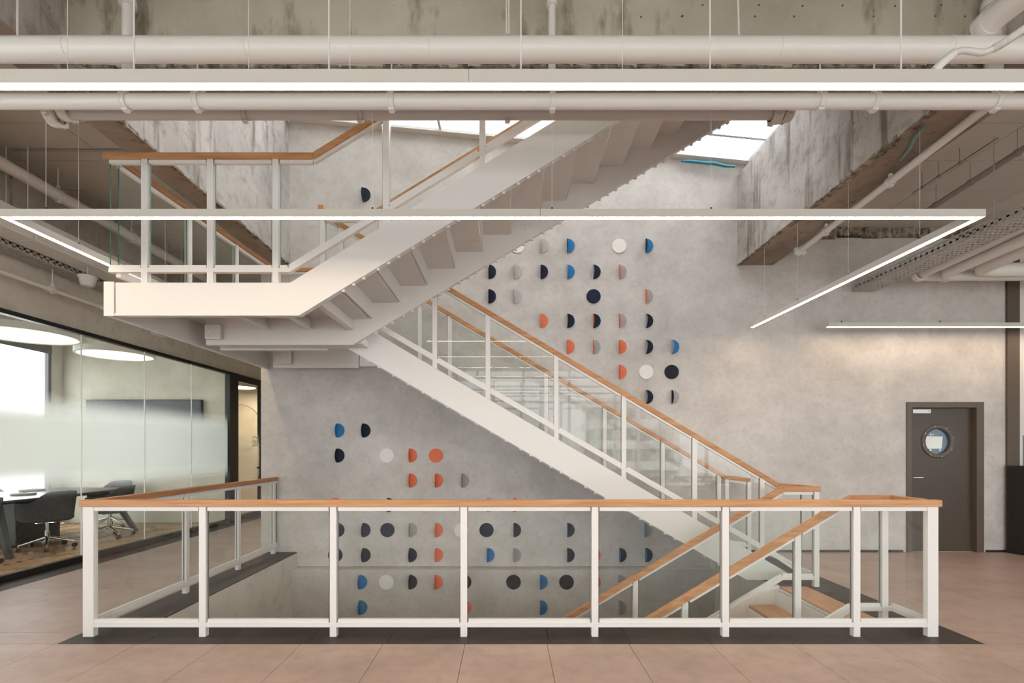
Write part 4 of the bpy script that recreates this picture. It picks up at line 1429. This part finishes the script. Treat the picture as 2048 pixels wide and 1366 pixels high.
MB().prism([(pc[0] + (ro - 0.015) * math.cos(a), pc[2] + (ro - 0.015) * math.sin(a)) for a in [2 * math.pi * k / 40 for k in range(40)]], 'y', yd + 0.02, yd + 0.026).build('porthole_glass', 'porthole_dark', root)
m = MB().hexa([(pc[0] - 0.17, yd + 0.018, pc[2] - 0.10), (pc[0] + 0.075, yd + 0.018, pc[2] - 0.10), (pc[0] + 0.075, yd + 0.0195, pc[2] - 0.10), (pc[0] - 0.17, yd + 0.0195, pc[2] - 0.10),
               (pc[0] - 0.165, yd + 0.018, pc[2] + 0.075), (pc[0] + 0.09, yd + 0.018, pc[2] + 0.07), (pc[0] + 0.09, yd + 0.0195, pc[2] + 0.07), (pc[0] - 0.165, yd + 0.0195, pc[2] + 0.075)])
m.build('notice_sheet', 'paper', root, label='white sheet behind the porthole')
for dx, dz, r in ((-0.08, 0.098, 0.014), (-0.045, 0.098, 0.009), (-0.085, -0.118, 0.016), (0.05, -0.118, 0.013)):
    MB().lathe([(0.0001, 0.016), (r, 0.016), (r, 0.02)], (pc[0] + dx, yd, pc[2] + dz), 'y', 12).build('magnet', 'paper', root)
hp = at(1826, 955, yd)
hx, hz = lx0 + 0.035, hp[2]
h = MB().box(hx - 0.014, hx + 0.014, yd - 0.008, yd, hz - 0.14, hz + 0.025).tube([(hx, yd, hz), (hx, yd - 0.05, hz), (hx + 0.02, yd - 0.055, hz), (hx + 0.13, yd - 0.055, hz)], 0.009, 10)
h.build('door_handle', 'steel', root, label='steel lever handle')
dcl = MB().box(lx0 + 0.03, lx0 + 0.28, yd - 0.05, yd, lz1 - 0.075, lz1 - 0.02).build('door_closer', 'paper', root, label='white box door closer', bevel=0.004)
MB().box(lx0 + 0.002, lx0 + 0.03, yd - 0.048, yd, lz1 - 0.072, lz1 - 0.022).build('closer_arm', 'black_plastic', dcl)
MB().box(lx0 + 0.235, lx0 + 0.262, yd - 0.051, yd - 0.05, lz1 - 0.045, lz1 - 0.037).build('closer_mark', 'blind_grey', dcl)
struct(MB().box(DX0, DX1, YW + 0.30, YW + 0.34, 0, DZ).build('wall_behind_door', 'door_brown'))

# reception desk at the right edge
root = thing('reception_desk', 'dark curved reception desk at the right edge', 'desk', (7.75, 6.3, 0))
pts_o = []
cx_, cy_ = 8.35, 6.85
for k in range(17):
    a = R(180 + 90 * k / 16)
    pts_o.append((cx_ + 1.45 * math.cos(a), cy_ + 0.95 * math.sin(a)))
pts_o += [(9.1, cy_ - 0.95), (9.1, cy_ - 0.6), (cx_ + 0.2, cy_ - 0.6)]
for k in range(8, -1, -1):
    a = R(180 + 90 * k / 8)
    pts_o.append((cx_ + 1.15 * math.cos(a), cy_ - 0.05 + 0.62 * math.sin(a)))
pts_o = [(x, min(y, YW - 0.04)) for x, y in pts_o]
MB().prism(pts_o, 'z', 0.0, 1.17).build('desk_front', 'desk_dark', root)
MB().prism(pts_o, 'z', 1.17, 1.20).build('desk_top', 'black_plastic', root)
# window frame next to the column (seen as a pale strip)
wq = thing('window_3', 'narrow window strip beside the brown column', 'window', (7.4, YW, 1.2))
wq['kind'] = 'structure'
MB().box(7.12, 7.16, YW - 0.01, YW + 0.05, 1.2, 3.6).build('window_frame', 'white_steel', wq)
MB().box(7.16, 9.0, YW + 0.02, YW + 0.045, 1.2, 1.62).build('blind', 'blind_grey', wq)

# ------------------------------------------------------------------ glass partition and meeting room
ZG = 2.93
gp = thing('glass_partition', 'frosted glass meeting room partition in black frames at left', 'partition', (XG, 6.5, 0))
yy = [1.87 + 1.09 * k for k in range(8)]
yy = [3.40, 4.05, 5.14, 6.23, 7.32, 8.41, 9.50]
for i in range(len(yy) - 1):
    o = pane_mesh((XG, yy[i] + 0.003, 0), (XG, yy[i + 1] - 0.003, 0), 0.06, 0.06, ZG - 0.045, ZG - 0.045, 0.012)
    o.build('glass_pane', ['partition_glass', 'glass_edge_dark'], gp, label='clear pane with a frosted band')
    MB().box(XG - 0.008, XG + 0.008, yy[i] - 0.0035, yy[i] + 0.0035, 0.08, ZG - 0.05).build('joint', 'paper', gp)
MB().box(XG - 0.04, XG + 0.04, 3.40, 11.3, ZG - 0.05, ZG).build('head_frame', 'black_trim', gp, label='black head frame')
MB().box(XG - 0.03, XG + 0.03, 3.40, 9.52, 0.0, 0.075).build('base_frame', 'black_trim', gp, label='black base frame')
MB().box(XG - 0.05, XG + 0.05, 9.50, 9.80, 0.0, ZG).build('frame_post', 'black_trim', gp, label='black frame post')
dr = thing('glass_door', 'black framed glass door with a small icon past the partition', 'door', (XG, 10.3, 0))
MB().box(XG - 0.04, XG + 0.05, 10.72, 10.84, 0.0, ZG - 0.05).build('door_stile', 'black_trim', dr)
MB().box(XG - 0.04, XG + 0.05, 9.80, 10.84, ZG - 0.14, ZG - 0.05).build('door_rail', 'black_trim', dr)
MB().box(XG - 0.04, XG + 0.05, 9.80, 10.84, 0.0, 0.10).build('door_rail', 'black_trim', dr)
pane_mesh((XG, 9.80, 0), (XG, 10.74, 0), 0.09, 0.09, ZG - 0.13, ZG - 0.13, 0.012).build('door_glass', ['door_glass', 'glass_edge_dark'], dr)
MB().tube([(XG + 0.02, 10.70, 1.03), (XG + 0.08, 10.70, 1.03), (XG + 0.08, 10.50, 1.03)], 0.02, 8).build('door_handle', 'black_plastic', dr)
# little house shaped icon sticker on the door
ic = MB()
iy0, iy1, iz0, iz1, t = 10.42, 10.62, 1.50, 1.68, 0.012
X = XG + 0.008
for (ya, yb, za, zb) in ((iy0, iy1, iz0, iz0 + t), (iy0, iy0 + t, iz0, iz1), (iy1 - t, iy1, iz0, iz1), (iy0, iy0 + 0.07, iz1 - t, iz1), (iy1 - 0.07, iy1, iz1 - t, iz1),
                         (iy0 + 0.06, iy0 + 0.075, iz0 + 0.04, iz0 + 0.12), (iy0 + 0.11, iy0 + 0.125, iz0 + 0.06, iz0 + 0.13), (iy0 + 0.06, iy0 + 0.14, iz0 + 0.05, iz0 + 0.06),
                         (iy0 + 0.085, iy0 + 0.115, iz1, iz1 + 0.03)):
    ic.box(X, X + 0.002, ya, yb, za, zb)
ic.build('door_icon', 'blind_grey', dr, label='small grey house shaped icon')

# meeting room shell
struct(MB().box(-9.0, XG - 0.03, 2.9, 12.0, -0.30, -0.006).build('floor_meeting_room', 'herringbone_oak_dark'))
struct(MB().box(-8.6, XG - 0.05, 9.50, 9.62, 0.0, ZC).build('wall_meeting_far', 'room_cement'), 'rough cement end wall of the meeting room')
struct(MB().box(-8.9, XG - 0.2, 2.8, 2.95, 0.0, ZC).build('wall_meeting_near', 'plaster_white'))
struct(MB().box(-8.9, XG - 0.2, 2.95, 9.5, 3.7, 3.85).build('ceiling_meeting', 'plaster_white'))
struct(MB().box(-8.9, XG - 0.2, 9.62, 12.0, 3.0, 3.1).build('ceiling_side_room', 'plaster_white'))
struct(MB().box(-7.15, XG - 0.06, 11.92, 12.0, 0.0, 3.0).build('wall_side_room_far', 'plaster_white'))
struct(MB().box(-7.3, -7.15, 9.62, 12.0, 0.0, 3.0).build('wall_side_room', 'plaster_white'))
wl = MB()
wl.box(-8.75, -8.6, 2.95, 9.5, 3.4, 3.75)
wl.box(-8.75, -8.6, 9.28, 9.5, 0.0, 3.4)
wl.box(-8.75, -8.6, 2.95, 4.8, 0.0, 3.4)
wl.box(-8.75, -8.6, 4.8, 9.28, 0.0, 0.10)
struct(wl.build('wall_meeting_window', 'plaster_white'))
wm = thing('window_4', 'tall bright window of the meeting room', 'window', (-8.65, 7.0, 0.1))
wm['kind'] = 'structure'
for y in (4.8, 6.3, 7.8, 9.22):
    MB().box(-8.68, -8.61, y, y + 0.05, 0.10, 3.4).build('window_frame', 'blind_grey', wm)
for y0_, y1x in ((4.85, 6.3), (6.35, 7.8), (7.85, 9.22)):
    MB().box(-8.652, -8.644, y0_, y1x, 0.10, 3.4).build('pane', 'window_glass', wm)
MB().box(-8.6, -8.57, 4.9, 9.25, 3.22, 3.4).build('roller_blind', 'blind_grey', wm)
# herringbone planks
pl_a = pl_b = None
PLW, PLL = 0.11, 0.55
protos = {}
cnt = 0
u = PLW / math.sqrt(2)
l = PLL / math.sqrt(2)
def plank(cx_, cy_, ang, mat):
    key = (ang, mat)
    if key not in protos:
        m = MB().box(-PLL / 2 + 0.002, PLL / 2 - 0.002, -PLW / 2 + 0.002, PLW / 2 - 0.002, -0.012, 0.0)
        o = m.build('plank', mat, FM)
        protos[key] = o
    else:
        o = protos[key].copy()
        COL.objects.link(o)
    o.location = (cx_, cy_, 0)
    o.rotation_euler = (0, 0, ang)
FM = bpy.data.objects['floor_meeting_room']
period = l * 1.0
col = 0
x = -8.5
while x < XG - 0.25:
    y = 4.3
    while y < 9.3:
        mat = random.choice(['herringbone_oak', 'herringbone_oak', 'herringbone_oak_dark'])
        s = 1 if col % 2 == 0 else -1
        if -5.75 + 0 < x + 0 < XG or y - 0.0 > 4.2:
            cxp, cyp = x + l / 2, y + (u * 0.5 if s > 0 else u * 0.5)
            inside = (cxp + l / 2 + u / 2 < XG - 0.03) and cyp + l / 2 < 9.48
            # keep only what the camera can see past the partition
            if inside:
                plank(cxp, cyp, s * math.pi / 4, mat)
                cnt += 1
        y += 2 * u
    x += l
    col += 1

# round ring lamps
for (px, Y, D, lab) in ((47, 6.6, 1.20, 'larger round pendant lamp near the meeting room window'), (232, 8.0, 1.06, 'smaller round pendant lamp further back in the meeting room')):
    zc2 = 2.95
    X = (px - VX) / F * Y
    rt = thing('round_lamp', lab, 'lamp', (X, Y, zc2))
    MB().lathe([(D / 2 - 0.03, 0.0), (D / 2, 0.0), (D / 2, 0.09), (D / 2 - 0.03, 0.09), (0.0001, 0.09)], (X, Y, zc2), 'z', 48).build('lamp_shade', 'plaster_white', rt)
    MB().lathe([(0.0001, 0.01), (D / 2 - 0.03, 0.01)][::-1], (X, Y, zc2), 'z', 48).build('diffuser', 'disc_glow', rt)
    for k in range(3):
        a = 2 * math.pi * k / 3
        MB().tube([(X + D * 0.35 * math.cos(a), Y + D * 0.35 * math.sin(a), zc2 + 0.09), (X + D * 0.35 * math.cos(a), Y + D * 0.35 * math.sin(a), 3.7)], 0.003, 6).build('cable', 'paper', rt)
rt = thing('round_lamp', 'round lamp seen through the far glass door', 'lamp', (-5.95, 10.95, 2.80))
MB().lathe([(0.32, 0.0), (0.35, 0.0), (0.35, 0.08), (0.0001, 0.08)], (-5.95, 10.95, 2.80), 'z', 32).build('lamp_shade', 'plaster_white', rt)
MB().lathe([(0.32, 0.008), (0.0001, 0.008)], (-5.95, 10.95, 2.80), 'z', 32).build('diffuser', 'side_room_glow', rt)
MB().tube([(-5.95, 10.95, 2.88), (-5.95, 10.95, 3.0)], 0.004, 6).build('cable', 'paper', rt)
# round panel art on the far wall of that side room
MB_ = thing('wall_art', 'pale round wall panel seen through the far glass door', 'wall panel', (-6.5, 11.915, 1.95))
MB().lathe([(0.0001, -0.02), (0.56, -0.02), (0.56, 0.0)], (-6.5, 11.915, 1.95), 'y', 40).build('panel', 'room_cement', MB_)
MB().lathe([(0.56, -0.024), (0.57, -0.024), (0.57, 0.0), (0.56, 0.0)], (-6.5, 11.915, 1.95), 'y', 40).build('rim', 'blind_grey', MB_)

# television on the end wall
rt = thing('television', 'wide dark screen on the meeting room end wall', 'television', (-7.0, 9.45, 1.8))
x0t, x1t = (172 - VX) / F * 9.42, (403 - VX) / F * 9.42
MB().box(x0t, x1t, 9.42, 9.48, 1.12, 2.38).build('casing', 'black_plastic', rt, bevel=0.006)
MB().box(x0t + 0.02, x1t - 0.02, 9.417, 9.42, 1.15, 2.36).build('display', 'screen', rt)
MB().box((x0t + x1t) / 2 - 0.3, (x0t + x1t) / 2 + 0.3, 9.48, 9.50, 1.5, 2.0).build('wall_bracket', 'black_plastic', rt)

# conference table
tb = thing('conference_table', 'long dark boat shaped conference table on splayed legs', 'table', (-7.35, 7.3, 0))
outl = []
for k in range(13):
    t = k / 12
    outl.append((-6.72 + 0.14 * math.sin(math.pi * t), 5.7 + 3.05 * t))
for k in range(13):
    t = 1 - k / 12
    outl.append((-7.98 - 0.14 * math.sin(math.pi * t), 5.7 + 3.05 * t))
MB().prism(outl, 'z', 0.715, 0.745).build('tabletop', 'table_dark', tb, bevel=0.004)
MB().box(-7.7, -7.0, 5.95, 8.5, 0.655, 0.715).build('underframe', 'table_dark', tb)
for (sx, ytop, ybot) in ((1, 6.52, 6.37), (1, 8.38, 8.54), (-1, 6.52, 6.37), (-1, 8.38, 8.54)):
    xt_, xb2 = -7.35 + sx * 0.55, -7.35 + sx * 0.90
    v = [(xb2 - 0.03, ybot - 0.03, 0), (xb2 + 0.03, ybot - 0.03, 0), (xb2 + 0.03, ybot + 0.03, 0), (xb2 - 0.03, ybot + 0.03, 0),
         (xt_ - 0.05, ytop - 0.05, 0.70), (xt_ + 0.05, ytop - 0.05, 0.70), (xt_ + 0.05, ytop + 0.05, 0.70), (xt_ - 0.05, ytop + 0.05, 0.70)]
    MB().hexa(v).build('leg', 'table_dark', tb)
MB().box(-7.75, -7.05, 7.05, 7.75, 0.03, 0.655).build('pedestal', 'black_plastic', tb, bevel=0.01)
for k, (px, py, Y, r) in enumerate(((47, 985, 7.3, 0.15), (65, 983, 8.0, 0.17))):
    X = (px - VX) / F * Y
    lab = ('dark conference puck on the table, the nearer one', 'dark flat conference speaker on the table, the farther one')[k]
    rt = thing('conference_puck', lab, 'conference phone', (X, Y, 0.745))
    MB().lathe([(r * 0.9, 0.0), (r, 0.012), (r * 0.92, 0.03), (0.0001, 0.034)], (X, Y, 0.745), 'z', 24).build('shell', 'black_plastic', rt)
    MB().lathe([(r * 0.3, 0.0335), (r * 0.3, 0.037), (0.0001, 0.037)], (X, Y, 0.745), 'z', 16).build('keypad', 'blind_grey', rt)


# office chairs: shell seat with arms on a chrome five-star base
def make_chair(label, fabric):
    rt = thing('office_chair', label, 'chair', (0, 0, 0), 'chairs around the conference table')
    # wrap-around back: outer and inner surface; chair faces +Y
    m = MB()
    nA, nH = 26, 7
    def shell_pt(ia, ih, off):
        t = -1 + 2 * ia / nA                     # -1 .. 1 around from one arm front to the other
        ang = t * R(128)
        rx, ry = 0.30 + off, 0.27 + off
        x = rx * math.sin(ang)
        y = -ry * math.cos(ang)
        if abs(t) > 0.72:
            k = (abs(t) - 0.72) / 0.28
            x = math.copysign(0.30 + off - 0.01 * k, x)
        top = 0.665 + 0.17 * (1 / (1 + math.exp((abs(t) - 0.42) * 18)))
        bot = 0.44
        h = bot + (top - bot) * ih / nH
        lean = (h - 0.45) * 0.22 * max(0, math.cos(ang))
        return (x * (1 + 0.12 * (h - 0.44)), y - lean, h)
    vo = [shell_pt(a, h, 0.0) for a in range(nA + 1) for h in range(nH + 1)]
    vi = [shell_pt(a, h, -0.035) for a in range(nA + 1) for h in range(nH + 1)]
    nn = nH + 1
    f = []
    for a in range(nA):
        for h in range(nH):
            f.append((a * nn + h, (a + 1) * nn + h, (a + 1) * nn + h + 1, a * nn + h + 1))
    fi = [tuple(reversed([q + len(vo) for q in ff])) for ff in f]
    rim = []
    for a in range(nA):
        rim.append((a * nn + nH, (a + 1) * nn + nH, len(vo) + (a + 1) * nn + nH, len(vo) + a * nn + nH))
        rim.append(((a + 1) * nn, a * nn, len(vo) + a * nn, len(vo) + (a + 1) * nn))
    for a in (0, nA):
        for h in range(nH):
            rim.append((a * nn + h, a * nn + h + 1, len(vo) + a * nn + h + 1, len(vo) + a * nn + h))
    m.add(vo + vi, f + fi + rim, 0, True)
    m.build('backrest', fabric, rt, label='wrap-around padded backrest with arms')
    m = MB()
    prof = []
    ns = 28
    rings = [(0.9, 0.40), (1.0, 0.425), (1.0, 0.455), (0.92, 0.475), (0.0, 0.48)]
    vv = []
    for s, z in rings:
        for k in range(ns):
            a = 2 * math.pi * k / ns
            sx = 0.272 * math.copysign(abs(math.cos(a)) ** 0.7, math.cos(a))
            sy = 0.265 * math.copysign(abs(math.sin(a)) ** 0.7, math.sin(a)) + 0.01
            vv.append((sx * s, sy * s, z))
    ff = []
    for i in range(len(rings) - 1):
        for k in range(ns):
            ff.append((i * ns + k, i * ns + (k + 1) % ns, (i + 1) * ns + (k + 1) % ns, (i + 1) * ns + k))
    ff.append(tuple(range(ns - 1, -1, -1)))
    m.add(vv, ff, 0, True)
    m.build('seat', fabric, rt)
    MB().tube([(0, 0, 0.10), (0, 0, 0.26)], 0.028, 14).tube([(0, 0, 0.26), (0, 0, 0.40)], 0.018, 12).build('column', 'chrome', rt)
    MB().box(-0.14, 0.14, -0.02, 0.02, 0.375, 0.392).box(-0.02, 0.02, -0.14, 0.14, 0.375, 0.392).tube([(0.05, 0, 0.38), (0.22, 0.03, 0.37)], 0.006, 8).build('seat_mechanism', 'chrome', rt)
    for k in range(5):
        a = R(18 + 72 * k)
        e = (0.31 * math.cos(a), 0.31 * math.sin(a))
        arm = MB().tube([(0.02 * math.cos(a), 0.02 * math.sin(a), 0.165), (0.16 * math.cos(a), 0.16 * math.sin(a), 0.125), (e[0], e[1], 0.085)], [0.024, 0.019, 0.013], 10).tube([(e[0], e[1], 0.09), (e[0], e[1], 0.055)], 0.009, 8).build('base_arm', 'chrome', rt)
        m = MB()
        for s in (-1, 1):
            c_ = (e[0] + s * 0.013 * -math.sin(a), e[1] + s * 0.013 * math.cos(a), 0.03)
            d_ = Vector((-math.sin(a), math.cos(a), 0)) * 0.008
            m.tube([Vector(c_) - d_, Vector(c_) + d_], 0.03, 14)
        m.build('castor', 'black_plastic', arm)
    return rt


ch = make_chair('dark padded office chair nearest the partition, tucked into the table side', 'chair_fabric')
spots = [(-6.60, 7.05, 78, None), (-6.46, 7.98, 97, 'dark office chair partly hidden behind the left balustrade post'),
         (-7.28, 9.02, 180, 'dark office chair at the far head of the conference table'),
         (-6.60, 5.98, 85, 'dark office chair cut by the left picture edge'),
         (-8.22, 7.9, -95, 'office chair on the window side of the table, faint behind frosting')]
chairs = [ch]
for i in range(1, len(spots)):
    chairs.append(copy_tree(ch))
for (x, y, a, lab), c in zip(spots, chairs):
    c.location = (x, y, 0)
    c.rotation_euler = (0, 0, R(a))
    if lab:
        c['label'] = lab
